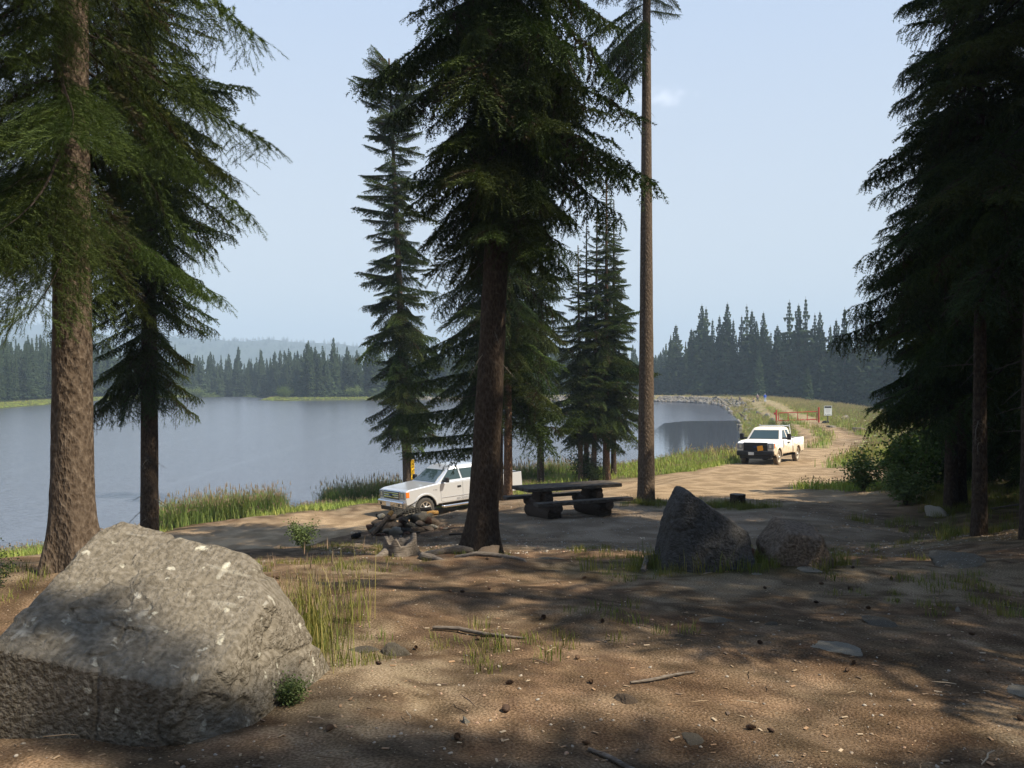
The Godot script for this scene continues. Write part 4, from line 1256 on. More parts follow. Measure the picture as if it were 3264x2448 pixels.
func build_wood() -> void:
	# sawn stump by the sandy road
	var b := MB.new()
	var n := 26
	for i in 9:
		var t := i / 8.0
		for j in n:
			var a := TAU * j / n
			var r := 0.2 * (1.0 + 0.55 * exp(-t * 6.0) * (0.6 + 0.5 * cos(5 * a + 1.0))) * (1.0 + 0.05 * fine.get_noise_3d(cos(a) * 4, t * 2, sin(a) * 4))
			b.p(Vector3(cos(a) * r, t * 0.36 - 0.04, sin(a) * r))
	for i in 8:
		for j in n:
			var a := i * n + j
			var e := i * n + (j + 1) % n
			b.t(a, a + n, e + n)
			b.t(a, e + n, e)
	var root := thing("stump", "low sawn stump in a patch of grass on the sandy road", "stump", on(5.95, -22.6))
	obj("bark", b.mesh(), mats["bark_brown"], root)
	var top := MB.new()
	var m := top.p(Vector3(0, 0.322, 0))
	for j in n:
		var a := TAU * j / n
		top.p(Vector3(cos(a) * 0.2, 0.32 + 0.004 * sin(a * 3), sin(a) * 0.2))
	for j in n: top.t(m, m + 1 + (j + 1) % n, m + 1 + j)
	obj("cut_face", top.mesh(), mats["deadwood"], root)
	# rotten hollow stump at the middle spruce
	var h := MB.new()
	n = 36
	for i in 12:
		var t := i / 11.0
		for j in n:
			var a := TAU * j / n
			var jag := 0.22 * (0.85 + 0.15 * sin(a * 2.0 + 2.2) + 0.45 * fine.get_noise_2d(a * 4.0, 2.0)) + 0.08
			var r := 0.21 * (1.0 + 0.75 * exp(-t * 4.0) * (0.5 + 0.5 * cos(4 * a + 0.7))) * (1.0 + 0.12 * fine.get_noise_3d(cos(a) * 5, t, sin(a) * 5))
			h.p(Vector3(cos(a) * r, t * jag - 0.05, sin(a) * r))
	for i in 5:
		var t := i / 4.0
		for j in n:
			var a := TAU * j / n
			var q := h.v[11 * n + j]
			h.p(Vector3(q.x * (0.8 - 0.3 * t), q.y - 0.22 * t, q.z * (0.8 - 0.3 * t)))
	for i in 16:
		for j in n:
			var a := i * n + j
			var e := i * n + (j + 1) % n
			h.t(a, a + n, e + n)
			h.t(a, e + n, e)
	var hs := thing("stump", "rotten grey hollow stump beside the roots of the middle spruce", "stump", on(-1.5, -11.5))
	obj("shell", h.mesh(), mats["deadwood"], hs)
	var sr := MB.new()
	sr.tube([Vector3(-0.12, 0.1, 0.05), Vector3(-0.24, 0.02, 0.22), Vector3(-0.36, -0.02, 0.38), Vector3(-0.42, -0.06, 0.5)], [0.07, 0.05, 0.045, 0.02], 9)
	obj("root", sr.mesh(), mats["deadwood"], hs)
	# surface roots and fallen branches: [label, name, material, [[x, d, up, r]...]]
	for q in [["thick grey root arching out of the ground at the middle spruce", "surface_root", "deadwood", [[-0.5, 11.75, 0.04, 0.055], [-0.75, 11.6, 0.05, 0.06], [-0.98, 11.45, 0.04, 0.055], [-1.12, 11.25, 0.0, 0.045], [-1.2, 11.1, -0.08, 0.03]]],
			["hooked bleached root end lying in the grass", "surface_root", "deadwood", [[-1.16, 10.95, -0.06, 0.045], [-1.13, 10.9, 0.03, 0.05], [-1.05, 10.82, 0.035, 0.045], [-0.95, 10.7, 0.0, 0.04], [-0.8, 10.6, -0.05, 0.03]]],
			["long grey root running down from the middle spruce", "surface_root", "deadwood", [[-0.72, 10.95, 0.0, 0.035], [-0.4, 10.8, 0.03, 0.035], [-0.1, 10.62, 0.02, 0.028], [0.15, 10.4, 0.01, 0.022], [0.2, 10.3, -0.03, 0.012]]],
			["forked dead branch lying in the shade by the bluish rock", "fallen_branch", "deadwood", [[-0.62, 6.7, 0.02, 0.014], [-0.4, 6.65, 0.03, 0.018], [-0.2, 6.5, 0.02, 0.014], [0.1, 6.4, 0.01, 0.007]]],
			["curved dead branch on the earth before the dark boulders", "fallen_branch", "deadwood", [[1.45, 9.5, 0.0, 0.03], [1.55, 9.9, 0.08, 0.032], [1.75, 10.2, 0.05, 0.025], [1.8, 10.5, 0.0, 0.015]]],
			["thin pale stick lying on the sunlit foreground earth", "fallen_branch", "deadwood", [[0.72, 5.2, 0.01, 0.008], [0.95, 5.32, 0.02, 0.009], [1.15, 5.4, 0.012, 0.006]]],
			["straight grey stick lying in the deep foreground shade", "fallen_branch", "deadwood", [[0.38, 4.25, 0.012, 0.012], [0.52, 4.12, 0.015, 0.013], [0.62, 4.02, 0.012, 0.01]]],
			["short pale branch between the brown boulder and the tan stone", "fallen_branch", "deadwood", [[2.98, 9.75, 0.0, 0.008], [3.05, 9.6, 0.06, 0.008], [3.1, 9.5, 0.0, 0.005]]],
			["stick on the gravel behind the middle spruce", "fallen_branch", "logwood", [[-1.25, 17.0, 0.02, 0.02], [-0.9, 17.0, 0.025, 0.022], [-0.6, 16.95, 0.02, 0.018]]],
			["flat dark branch lying beside the bank under the trees", "fallen_branch", "deadwood", [[10.6, 19.0, 0.1, 0.02], [11.2, 18.8, 0.16, 0.02], [11.8, 18.4, 0.08, 0.012]]]]:
		var t := MB.new()
		var pts := []
		var rad := []
		var seg: Array = q[3]
		for i in seg.size() - 1:
			for k in 4:
				var u := k / 4.0
				var x: float = lerpf(seg[i][0], seg[i + 1][0], u)
				var d: float = lerpf(seg[i][1], seg[i + 1][1], u)
				var r: float = lerpf(seg[i][3], seg[i + 1][3], u)
				pts.append(on(x, -d) + Vector3(0, lerpf(seg[i][2], seg[i + 1][2], u), 0) + Vector3(fine.get_noise_1d(x * 9), 0, fine.get_noise_1d(d * 9 + 50)) * r * 1.2)
				rad.append(r * (1.0 + 0.25 * fine.get_noise_1d(x * 30 + d * 11)))
		var l: Array = seg[seg.size() - 1]
		pts.append(on(l[0], -l[1]) + Vector3(0, l[2], 0))
		rad.append(l[3])
		t.tube(pts, rad, 10)
		tag(obj(q[1], t.mesh(), mats[q[2]]), q[0], "root" if q[1] == "surface_root" else "branch")
	# charred log end left of the fire ring
	var ch := MB.new()
	ch.tube([Vector3(-0.09, 0.04, 0), Vector3(0, 0.05, 0.02), Vector3(0.1, 0.045, 0.01)], [0.05, 0.06, 0.045], 9)
	var co := obj("charred_log", ch.mesh(), mats["charcoal"])
	co.position = on(-3.15, -17.3)
	co.rotation = Vector3(0, 0.5, 0.25)
	tag(co, "short charred log lying apart from the fire ring", "log")

func build_table() -> void:
	var root := thing("picnic_table", "heavy dark timber picnic table on stacked log supports", "table", on(1.32, -20.4) - Vector3(0, 0.02, 0), deg_to_rad(26.0))
	# long axis x, z toward the viewer
	for k in 3:
		var b := MB.new()
		b.box(Vector3(0.02 * (k - 1), 0.72, (k - 1) * 0.262), Vector3(1.27, 0.042, 0.128), 0.01)
		obj("top_plank", b.mesh(false), mats["timber"], root)
	for s in [-1.0, 1.0]:
		var b := MB.new()
		b.box(Vector3(0.06 * s, 0.435, s * 0.68), Vector3(1.27, 0.04, 0.125), 0.01)
		obj("bench_plank", b.mesh(false), mats["timber"], root)
	for x in [-0.68, 0.68]:
		var lg := [[0.15, 0.18, 0.6], [0.33, 0.11, 0.8], [0.49, 0.1, 0.36], [0.60, 0.095, 0.33]]
		for q in lg:
			var b := MB.new()
			var l: float = q[2]
			var r: float = q[1]
			var off := 0.02 * sin(x * 9.0 + q[0] * 20.0)
			b.tube([Vector3(x + off, q[0], -l), Vector3(x, q[0], -l * 0.3), Vector3(x - off, q[0], l * 0.4), Vector3(x, q[0], l)], [r * 0.97, r, r * 1.03, r], 18)
			obj("support_log", b.mesh(), mats["logwood"], root)
		var n := MB.new()
		n.box(Vector3(x, 0.345, 0), Vector3(0.13, 0.33, 0.12), 0.02)
		obj("support_block", n.mesh(false), mats["logwood"], root)

func build_fire_ring() -> void:
	var c := on(-2.35, -18.55)
	var root := thing("fire_ring", "round fire ring of piled soot-stained stones before the silver pickup", "fire ring", c)
	var st := [stone_mesh(81, 2, 0.75), stone_mesh(82, 2, 0.6), stone_mesh(83, 2, 0.8), stone_mesh(84, 2, 0.45)]
	var ms := ["rock_brown", "rock_pale", "rock_soot", "rock_red", "rock_brown", "rock_pale", "rock_white", "rock_brown"]
	rng.seed = 80
	for tier in 3:
		var n: int = [17, 15, 9][tier]
		for i in n:
			var a := TAU * (i + rng.randf() * 0.5) / n + tier * 0.3
			var rad: float = [0.66, 0.58, 0.52][tier] + rng.randf_range(-0.05, 0.06)
			var r := rng.randf_range(0.09, 0.155) * (1.15 if tier == 0 else 0.95)
			var o := obj("stone", st[rng.randi() % 4], mats[ms[rng.randi() % ms.size()]], root)
			var x := cos(a) * rad
			var z := sin(a) * rad
			o.transform = Transform3D(Basis.from_euler(Vector3(rng.randf_range(-0.5, 0.5), rng.randf() * TAU, rng.randf_range(-0.5, 0.5))).scaled_local(Vector3(r * 1.15, r * 0.85, r)), Vector3(x, gy(c.x + x, c.z + z) - c.y + 0.05 + tier * 0.125 + rng.randf_range(-0.02, 0.02), z))
	for i in 10:
		var a := rng.randf() * TAU
		var r := rng.randf_range(0.04, 0.09)
		var x := cos(a) * rng.randf_range(0.85, 1.1)
		var z := absf(sin(a)) * rng.randf_range(0.75, 1.0)
		var o := obj("stone", st[rng.randi() % 4], mats[ms[rng.randi() % ms.size()]], root)
		o.transform = Transform3D(Basis(Vector3.UP, a).scaled_local(Vector3(r, r * 0.6, r)), Vector3(x, gy(c.x + x, c.z + z) - c.y + r * 0.3, z))
	# buckled grill grate resting on the stones
	var g := MB.new()
	g.col = Color(0.06, 0.055, 0.05)
	for i in 10:
		var u := i / 9.0 - 0.5
		var p1 := []
		var p2 := []
		for k in 7:
			var w := k / 6.0 - 0.5
			p1.append(Vector3(u * 0.6, 0.05 * sin(u * 7 + w * 5), w * 0.42))
			p2.append(Vector3(w * 0.6, 0.05 * sin(w * 7 + u * 5), u * 0.42))
		g.tube(p1, [0.006, 0.006, 0.006, 0.006, 0.006, 0.006, 0.006], 4, false)
		g.tube(p2, [0.006, 0.006, 0.006, 0.006, 0.006, 0.006, 0.006], 4, false)
	var go := obj("grill_grate", g.mesh(), mats["plain_v"])
	go.position = c + Vector3(0.02, 0.43, -0.25)
	go.rotation = Vector3(0.35, 0.3, 0.12)
	tag(go, "buckled sooty wire grate lying over the fire ring", "grate")
	# firewood leaning on the ring
	var lg := thing("firewood", "peeling log with a fresh orange end leaning on the fire ring", "log", c + Vector3(-0.4, 0, 0.95))
	lg.position.y = gy(lg.position.x, lg.position.z)
	var b := MB.new()
	b.tube([Vector3(-0.1, 0.04, 0.12), Vector3(0.02, 0.17, 0.0), Vector3(0.14, 0.31, -0.13), Vector3(0.2, 0.385, -0.2)], [0.045, 0.052, 0.05, 0.05], 10)
	obj("bark", b.mesh(), mats["bark_grey"], lg)
	var e := MB.new()
	e.tube([Vector3(0.195, 0.38, -0.195), Vector3(0.24, 0.44, -0.245), Vector3(0.26, 0.46, -0.27)], [0.053, 0.05, 0.03], 10)
	obj("fresh_end", e.mesh(), mats["freshwood"], lg)
	for q in [["split yellow firewood wedge on the far stones of the ring", 0.62, 0.36, -0.1, 0.12, "freshwood"], ["charred log lying across the fire ring", 0.25, 0.38, -0.35, 0.32, "charcoal"]]:
		var w := MB.new()
		w.tube([Vector3(-q[4], 0, 0), Vector3(0, 0.01, 0.01), Vector3(q[4], 0, 0)], [0.05, 0.055, 0.05], 7)
		var o := obj("firewood", w.mesh(), mats[q[5]])
		o.position = c + Vector3(q[1], q[2], q[3])
		o.rotation = Vector3(0, 0.3, 0.05)
		tag(o, q[0], "log")

func build_shrubs() -> void:
	var green := leafy_mesh(1, 1900, 1.0, 0.06, Color(0.05, 0.085, 0.025), Color(0.12, 0.16, 0.05))
	var dark := leafy_mesh(2, 2200, 1.0, 0.055, Color(0.02, 0.035, 0.015), Color(0.045, 0.065, 0.025))
	var pale := leafy_mesh(3, 1500, 1.0, 0.08, Color(0.09, 0.13, 0.05), Color(0.16, 0.2, 0.08))
	var put := [["dark round shrub at the foot of the three-trunk cluster", 3.5, 42.2, 1.7, 1], ["dark low shrub beside the three-trunk cluster", 4.0, 41.3, 1.0, 1],
		["leafy bush with glossy leaves at the edge of the right bank", 11.0, 23.6, 1.9, 0], ["bright green bush low on the right bank by the pale stone", 10.2, 22.2, 1.1, 2], ["tall green bush behind the glossy one on the bank", 12.4, 25.5, 2.3, 0], ["bush at the sandy edge where the road meets the bank", 10.9, 26.6, 1.3, 2],
		["green undergrowth between the pair and the lone trunk", 11.5, 18.6, 1.3, 0], ["shaded undergrowth behind the lone thin trunk", 11.6, 16.4, 1.4, 0], ["dark undergrowth at the top of the bank", 10.4, 14.6, 1.3, 1], ["low undergrowth under the thick grey trunk", 9.2, 12.6, 0.8, 1], ["leafy undergrowth deep under the bank trees", 13.6, 19.6, 1.8, 0],
		["leafy sapling before the track at the head of the fire ring", -3.95, 16.2, 0.55, 2], ["tiny green weed against the base of the huge boulder", -1.28, 4.95, 0.2, 2], ["bright green seedling plants at the foot of the large left trunk", -4.6, 7.4, 0.45, 1],
		["dark willow bush in the far meadow", 44.0, 86.0, 2.6, 1], ["round dark bush in the meadow near the wood", 50.0, 96.0, 3.0, 1], ["small dark bush among meadow rocks", 31.6, 66.0, 1.0, 1], ["meadow bush beside the tree shade", 27.0, 52.0, 1.6, 0], ["grey-green bush beside the gate end of the dam", 28.9, 95.0, 1.2, 2], ["grey-green bush on the dam slope above the water", 27.5, 86.0, 1.2, 2]]
	for q in put:
		var o := thing("shrub", q[0], "shrub", on(q[1], -q[2], 0.03), q[1] * 3.0)
		var f := obj("foliage", [green, dark, pale][q[4]], mats["grass"], o)
		f.scale = Vector3(q[3] * 1.1, q[3], q[3] * 1.1)
	rng.seed = 33
	for i in 26:
		var far := [[-72, -262], [-66, -262], [-45, -274], [-20, -268], [-84, -296], [-101, -324], [-122, -302]]
		var k := rng.randi() % 6
		var u := rng.randf()
		var x: float = lerpf(far[k][0], far[k + 1][0], u)
		var z: float = lerpf(far[k][1], far[k + 1][1], u) - rng.randf_range(2, 6)
		var o := thing("shrub", "rounded willow bush on the far lake shore", "shrub", on(x, z, 0.1), u * 6.0, "willow bushes on the far lake shore")
		var f := obj("foliage", [green, pale][i % 2], mats["grass"], o)
		f.scale = Vector3(1.5, 0.9, 1.5) * rng.randf_range(2.2, 4.2)

# ---------------------------------------------------------------- pickups
func arch(cx: float, cy: float, r: float, a0: float, a1: float, n := 14) -> PackedVector2Array:
	var o := PackedVector2Array()
	for i in n + 1:
		var a := deg_to_rad(lerpf(a0, a1, float(i) / n))
		o.append(Vector2(cx + cos(a) * r, cy + sin(a) * r))
	return o

func dust_texture() -> ImageTexture:
	# road dust caked over the lower body, ragged at its upper edge
	var im := Image.create(256, 256, false, Image.FORMAT_RGB8)
	var n := FastNoiseLite.new()
	n.seed = 5
	n.frequency = 0.02
	n.fractal_octaves = 5
	for y in 256:
		for x in 256:
			var h := (255 - y) / 255.0 * 2.0
			var k := n.get_noise_2d(x, y) * 0.9 + n.get_noise_2d(x * 9.0, y * 9.0) * 0.35
			var a := smoothstep(-0.1, 0.3, 1.12 + 0.5 * k - h)
			var c := Color(0.82, 0.82, 0.82).lerp(Color(0.52, 0.41, 0.28), clampf(a * 0.95, 0, 0.95))
			im.set_pixel(x, y, c.linear_to_srgb())
	return ImageTexture.create_from_image(im)

func wheel(parent: Node3D, x: float, z: float, r: float, dusty: bool, spokes: int) -> void:
	var s := signf(z)
	var holder := Node3D.new()
	holder.name = "wheel"
	parent.add_child(holder, true)
	holder.position = Vector3(x, r, z)
	var ax := Basis(Vector3.RIGHT, PI / 2 * s)      # local y points outward
	var t := MB.new()
	t.lathe([[r * 0.64, -0.12], [r * 0.9, -0.13], [r * 0.985, -0.105], [r, -0.05], [r, 0.05], [r * 0.985, 0.105], [r * 0.9, 0.13], [r * 0.66, 0.122], [r * 0.64, 0.09]], 36, Vector3.ZERO, ax)
	for i in 30:        # tread lugs
		var a := TAU * i / 30
		var q := Basis(Vector3(0, 0, 1), a)
		t.box(q * Vector3(r * 0.995, 0, 0.06 * (1 if i % 2 else -1)), Vector3(0.012, 0.022, 0.045), 0.003, q)
	obj("tyre", t.mesh(), mats["tyre_dusty" if dusty else "tyre"], holder)
	var rim := MB.new()
	rim.lathe([[r * 0.65, 0.115], [r * 0.6, 0.11], [r * 0.57, 0.03], [0.0, 0.02]], 30, Vector3.ZERO, ax)
	obj("rim", rim.mesh(), mats["rim_dark" if spokes else "rim_dusty"], holder)
	var sp := MB.new()
	if spokes:
		for i in spokes:
			var q := Basis(Vector3(0, 0, 1), TAU * i / spokes + 0.2)
			sp.box(q * Vector3(r * 0.36, 0, 0.085 * s), Vector3(r * 0.25, r * 0.075, 0.02), 0.008, q)
		sp.lathe([[r * 0.63, 0.118], [r * 0.66, 0.124], [r * 0.56, 0.1]], 30, Vector3.ZERO, ax)
	else:
		sp.lathe([[r * 0.5, 0.05], [r * 0.42, 0.085], [r * 0.28, 0.07], [r * 0.26, 0.1]], 24, Vector3.ZERO, ax)
	obj("spokes", sp.mesh(not spokes), mats["alloy" if spokes else "rim_dusty"], holder)
	var hub := MB.new()
	hub.lathe([[r * 0.2, 0.08], [r * 0.2, 0.125], [r * 0.14, 0.145], [0.0, 0.15]], 18, Vector3.ZERO, ax)
	obj("hub_cap", hub.mesh(), mats["alloy"], holder)

func poly_panel(b: MB, pts: Array, th: float) -> void:   # flat quad or polygon with thickness along its normal
	var n: Vector3 = (pts[2] - pts[0]).cross(pts[1] - pts[0]).normalized()
	var k := pts.size()
	for i in range(1, k - 1):
		b.tri(pts[0] + n * th, pts[i] + n * th, pts[i + 1] + n * th)
		b.tri(pts[0], pts[i + 1], pts[i])
	for i in k:
		var j := (i + 1) % k
		b.quad(pts[i], pts[i] + n * th, pts[j] + n * th, pts[j])

func part(parent: Node3D, called: String, at: Vector3, half: Vector3, m: String, bev := 0.0, basis := Basis.IDENTITY) -> MeshInstance3D:
	var b := MB.new()
	b.box(at, half, bev, basis)
	return obj(called, b.mesh(false), mats[m], parent)

func pickup(root: Node3D, o: Dictionary) -> void:
	var W: float = o.half_width
	var fx: float = o.front_axle
	var rx: float = o.rear_axle
	var R: float = o.wheel_r
	var hood: float = o.hood
	var belt: float = o.belt
	var F: float = o.front
	var Bk: float = o.rear
	var cab: float = o.cab_end
	var sill: float = o.sill
	var ar := R + 0.11
	var paint: String = o.paint
	# lower cab and bonnet
	var p := PackedVector2Array([Vector2(F - 0.06, 0.60), Vector2(F - 0.02, 0.8), Vector2(F - 0.02, hood - 0.16), Vector2(F - 0.08, hood - 0.06), Vector2(F - 0.22, hood - 0.01), Vector2(F - 0.8, hood + 0.04), Vector2(o.cowl, belt - 0.02), Vector2(o.cowl - 0.2, belt), Vector2(cab, belt + 0.02), Vector2(cab, sill)])
	p.append_array(arch(fx, R, ar, 180.0 - rad_to_deg(asin((sill - R) / ar)), 14))
	p.append(Vector2(fx + ar + 0.04, 0.52))
	var b := MB.new()
	b.slab(p, -W, W, 0.04)
	obj("body", b.mesh(false), mats[paint], root)
	# bed
	var bed := PackedVector2Array([Vector2(cab - 0.025, belt + 0.02), Vector2(Bk, belt + 0.02), Vector2(Bk - 0.03, 0.62), Vector2(rx - ar - 0.1, 0.56)])
	bed.append_array(arch(rx, R, ar, 163, rad_to_deg(asin((sill - R) / ar))))
	bed.append(Vector2(cab - 0.025, sill))
	for s in [-1.0, 1.0]:
		b = MB.new()
		b.slab(bed, s * W - 0.05, s * W + 0.0 if s > 0 else s * W + 0.05, 0.015)
		obj("bed_side", b.mesh(false), mats[paint], root)
		# rail cap
		part(root, "rail_cap", Vector3((cab + Bk) / 2 - 0.02, belt + 0.035, s * (W - 0.03)), Vector3((cab - Bk) / 2 - 0.06, 0.015, 0.045), "trim_black")
		# inner wheel well
		b = MB.new()
		for cx in [fx, rx]:
			var ring := arch(cx, R, ar - 0.015, 0, 180)
			for i in ring.size() - 1:
				b.quad(Vector3(ring[i].x, ring[i].y, s * (W - 0.02)), Vector3(ring[i + 1].x, ring[i + 1].y, s * (W - 0.02)), Vector3(ring[i + 1].x, ring[i + 1].y, s * (W - 0.4)), Vector3(ring[i].x, ring[i].y, s * (W - 0.4)))
		obj("wheel_well", b.mesh(false), mats["trim_black"], root)
		# arch lips
		for cx in [fx, rx]:
			var outer := arch(cx, R, ar + 0.075, 172, 8)
			var inner := arch(cx, R, ar - 0.005, 8, 172)
			outer.append_array(inner)
			b = MB.new()
			b.slab(outer, s * W - 0.02 if s > 0 else s * W - 0.028, s * W + 0.028 if s > 0 else s * W + 0.02, 0.012)
			obj("arch_lip", b.mesh(false), mats[paint], root)
	part(root, "tailgate", Vector3(Bk + 0.01, belt - 0.28, 0), Vector3(0.035, 0.3, W - 0.08), paint)
	part(root, "bed_floor", Vector3((cab + Bk) / 2, 0.82, 0), Vector3((cab - Bk) / 2 - 0.03, 0.02, W - 0.06), "trim_black")
	part(root, "rear_bumper", Vector3(Bk - 0.08, 0.6, 0), Vector3(0.08, 0.09, W - 0.06), o.bumper)
	part(root, "chassis", Vector3((fx + rx) / 2, 0.42, 0), Vector3((F - Bk) / 2 - 0.5, 0.08, W - 0.45), "trim_black")
	# greenhouse: rings [y, x front, x rear, half width]
	var top: float = o.top
	var rings := [[belt - 0.01, o.cowl - 0.02, cab + 0.02, W - 0.045], [top - 0.14, o.roof_front + 0.16, cab + 0.12, W - 0.2], [top - 0.05, o.roof_front + 0.02, cab + 0.18, W - 0.25], [top, o.roof_front - 0.2, cab + 0.32, W - 0.38]]
	b = MB.new()
	var ring_pts := []
	for q in rings:
		var ch := 0.07
		ring_pts.append([Vector3(q[1], q[0], -q[3] + ch * 1.4), Vector3(q[1] - ch, q[0], -q[3]), Vector3(q[2] + ch, q[0], -q[3]), Vector3(q[2], q[0], -q[3] + ch), Vector3(q[2], q[0], q[3] - ch), Vector3(q[2] + ch, q[0], q[3]), Vector3(q[1] - ch, q[0], q[3]), Vector3(q[1], q[0], q[3] - ch * 1.4)])
	for k in 3:
		for i in 8:
			var j := (i + 1) % 8
			b.quad(ring_pts[k][i], ring_pts[k + 1][i], ring_pts[k + 1][j], ring_pts[k][j])
	for i in range(1, 7):
		b.tri(ring_pts[3][0], ring_pts[3][i + 1], ring_pts[3][i])
	obj("cab", b.mesh(false), mats[paint], root)
	# glass, set just proud of the cab faces
	var r0: Array = rings[0]
	var r1: Array = rings[1]
	var ws := []
	for q in [[0.06, -0.86], [0.94, -0.84], [0.94, 0.84], [0.06, 0.86]]:
		var t: float = q[0]
		ws.append(Vector3(lerpf(r0[1], r1[1], t) + 0.012, lerpf(r0[0], r1[0], t), q[1] * lerpf(r0[3], r1[3], t)))
	b = MB.new()
	poly_panel(b, ws, -0.006)
	obj("windscreen", b.mesh(false), mats["glass"], root)
	for s in [-1.0, 1.0]:
		for w in o.windows:
			var pts := []
			for q in w:
				var t: float = (q.y - r0[0]) / (r1[0] - r0[0])
				pts.append(Vector3(q.x, q.y, s * (lerpf(r0[3], r1[3], t) + 0.006)))
			b = MB.new()
			poly_panel(b, pts, -0.004 * s)
			obj("side_window", b.mesh(false), mats["glass"], root)
		for k in o.doors.size():
			var d: PackedVector2Array = o.doors[k]
			b = MB.new()
			b.slab(d, s * W - 0.02 if s > 0 else s * W - 0.012, s * W + 0.012 if s > 0 else s * W + 0.02, 0.008)
			var dr := obj("door", b.mesh(false), mats[paint], root)
			part(dr, "handle", Vector3(o.handles[k].x, o.handles[k].y, s * (W + 0.024)), Vector3(0.085, 0.035, 0.016), "trim_black", 0.006)
		# mirror
		var mr := part(root, "mirror", Vector3(o.mirror.x, o.mirror.y, s * (W + o.mirror.z)), Vector3(0.07, o.mirror_h, 0.11), "trim_black", 0.03)
		part(mr, "arm", Vector3(o.mirror.x + 0.03, o.mirror.y - o.mirror_h * 0.5, s * (W + o.mirror.z * 0.4)), Vector3(0.05, 0.045, o.mirror.z * 0.55), "trim_black", 0.015)
		# lights
		var hl := part(root, "headlight", Vector3(F - 0.06, o.light_y, s * (W - 0.175)), Vector3(0.065, o.light_h, 0.165), "lamp_glass", 0.03)
		part(hl, "lens", Vector3(F + 0.004, o.light_y - 0.01, s * (W - 0.2)), Vector3(0.008, o.light_h * 0.55, 0.06), "alloy", 0.004)
		part(root, "turn_signal", Vector3(F - 0.13, o.light_y + 0.02, s * (W - 0.005)), Vector3(0.075, o.light_h * 0.72, 0.018), "orange_lens", 0.01)
		part(root, "tail_light", Vector3(Bk - 0.005, belt - 0.22, s * (W - 0.06)), Vector3(0.03, 0.2, 0.06), "red_lens", 0.01)
	# grille
	var gl := part(root, "grille", Vector3(F - 0.03, o.grille_y, 0), Vector3(0.045, o.grille_h, o.grille_w), o.grille_frame, 0.03)
	part(gl, "opening", Vector3(F + 0.012, o.grille_y, 0), Vector3(0.012, o.grille_h - 0.03, o.grille_w - 0.05), "trim_black", 0.008)
	for k in o.grille_bars:
		var y: float = o.grille_y + (k - (o.grille_bars - 1) / 2.0) * (o.grille_h * 2.0 - 0.06) / (o.grille_bars + 0.6)
		part(gl, "grille_bar", Vector3(F + 0.026, y, 0), Vector3(0.014, 0.028, o.grille_w - 0.06), o.grille_frame, 0.008)
	var em := MB.new()
	em.lathe([[0.0, 0.0], [0.1, 0.0], [0.1, 0.018], [0.085, 0.022], [0.0, 0.022]], 24, Vector3(F + 0.038, o.grille_y, 0), Basis(Vector3(0, 0, 1), -PI / 2).scaled_local(Vector3(0.5, 1, 1.15)))
	obj("emblem", em.mesh(false), mats["emblem_blue"], gl)
	# bumper
	var bp := part(root, "front_bumper", Vector3(F + 0.02, o.bumper_y, 0), Vector3(0.09, 0.13, W - 0.01), o.bumper, 0.04)
	part(bp, "plate", Vector3(F + 0.115, o.bumper_y - 0.02, o.plate_z), Vector3(0.006, 0.075, 0.15), "plate_white", 0.004)
	for s in [-1.0, 1.0]:
		var fl := MB.new()
		fl.lathe([[0.0, 0.012], [0.06, 0.012], [0.065, 0.0]], 18, Vector3(F + 0.106, o.bumper_y - 0.01, s * (W - 0.3)), Basis(Vector3(0, 0, 1), -PI / 2))
		obj("fog_lamp", fl.mesh(), mats["trim_black"], bp)
	part(root, "valance", Vector3(F - 0.06, o.bumper_y - 0.19, 0), Vector3(0.1, 0.09, W - 0.14), "trim_black", 0.03)
	for q in [[fx, -1.0], [fx, 1.0], [rx, -1.0], [rx, 1.0]]:
		wheel(root, q[0], q[1] * (W - 0.13), R, o.dusty, o.spokes)

func park(root: Node3D, x: float, z: float, turn: float, fx: float, rx: float, w: float) -> void:
	# settle the wheels on the uneven ground
	var f := Vector3(cos(turn), 0, -sin(turn))
	var s := Vector3(sin(turn), 0, cos(turn))
	var h := []
	for q in [[fx, -w], [fx, w], [rx, -w], [rx, w]]:
		var p: Vector3 = Vector3(x, 0, z) + f * q[0] + s * q[1]
		h.append(gy(p.x, p.z))
	var pitch := atan2((h[0] + h[1]) / 2 - (h[2] + h[3]) / 2, fx - rx)
	var roll := atan2((h[1] + h[3]) / 2 - (h[0] + h[2]) / 2, 2 * w)
	root.transform = Transform3D(Basis(Vector3.UP, turn) * Basis(Vector3(0, 0, 1), pitch) * Basis(Vector3.RIGHT, -roll), Vector3(x, (h[0] + h[1] + h[2] + h[3]) / 4 - 0.015 - (fx + rx) / 2 * tan(pitch), z))

func lettering(parent: Node3D, called: String, words: String, size: float, at: Vector3, m: String, turn: float) -> void:
	var t := TextMesh.new()
	var f := SystemFont.new()
	f.font_names = PackedStringArray(["Droid Sans"])
	f.font_weight = 700
	t.font = f
	t.text = words
	t.font_size = 32
	t.pixel_size = size / 32.0
	t.depth = 0.004
	var o := obj(called, t, mats[m], parent)
	o.position = at
	o.rotation.y = turn

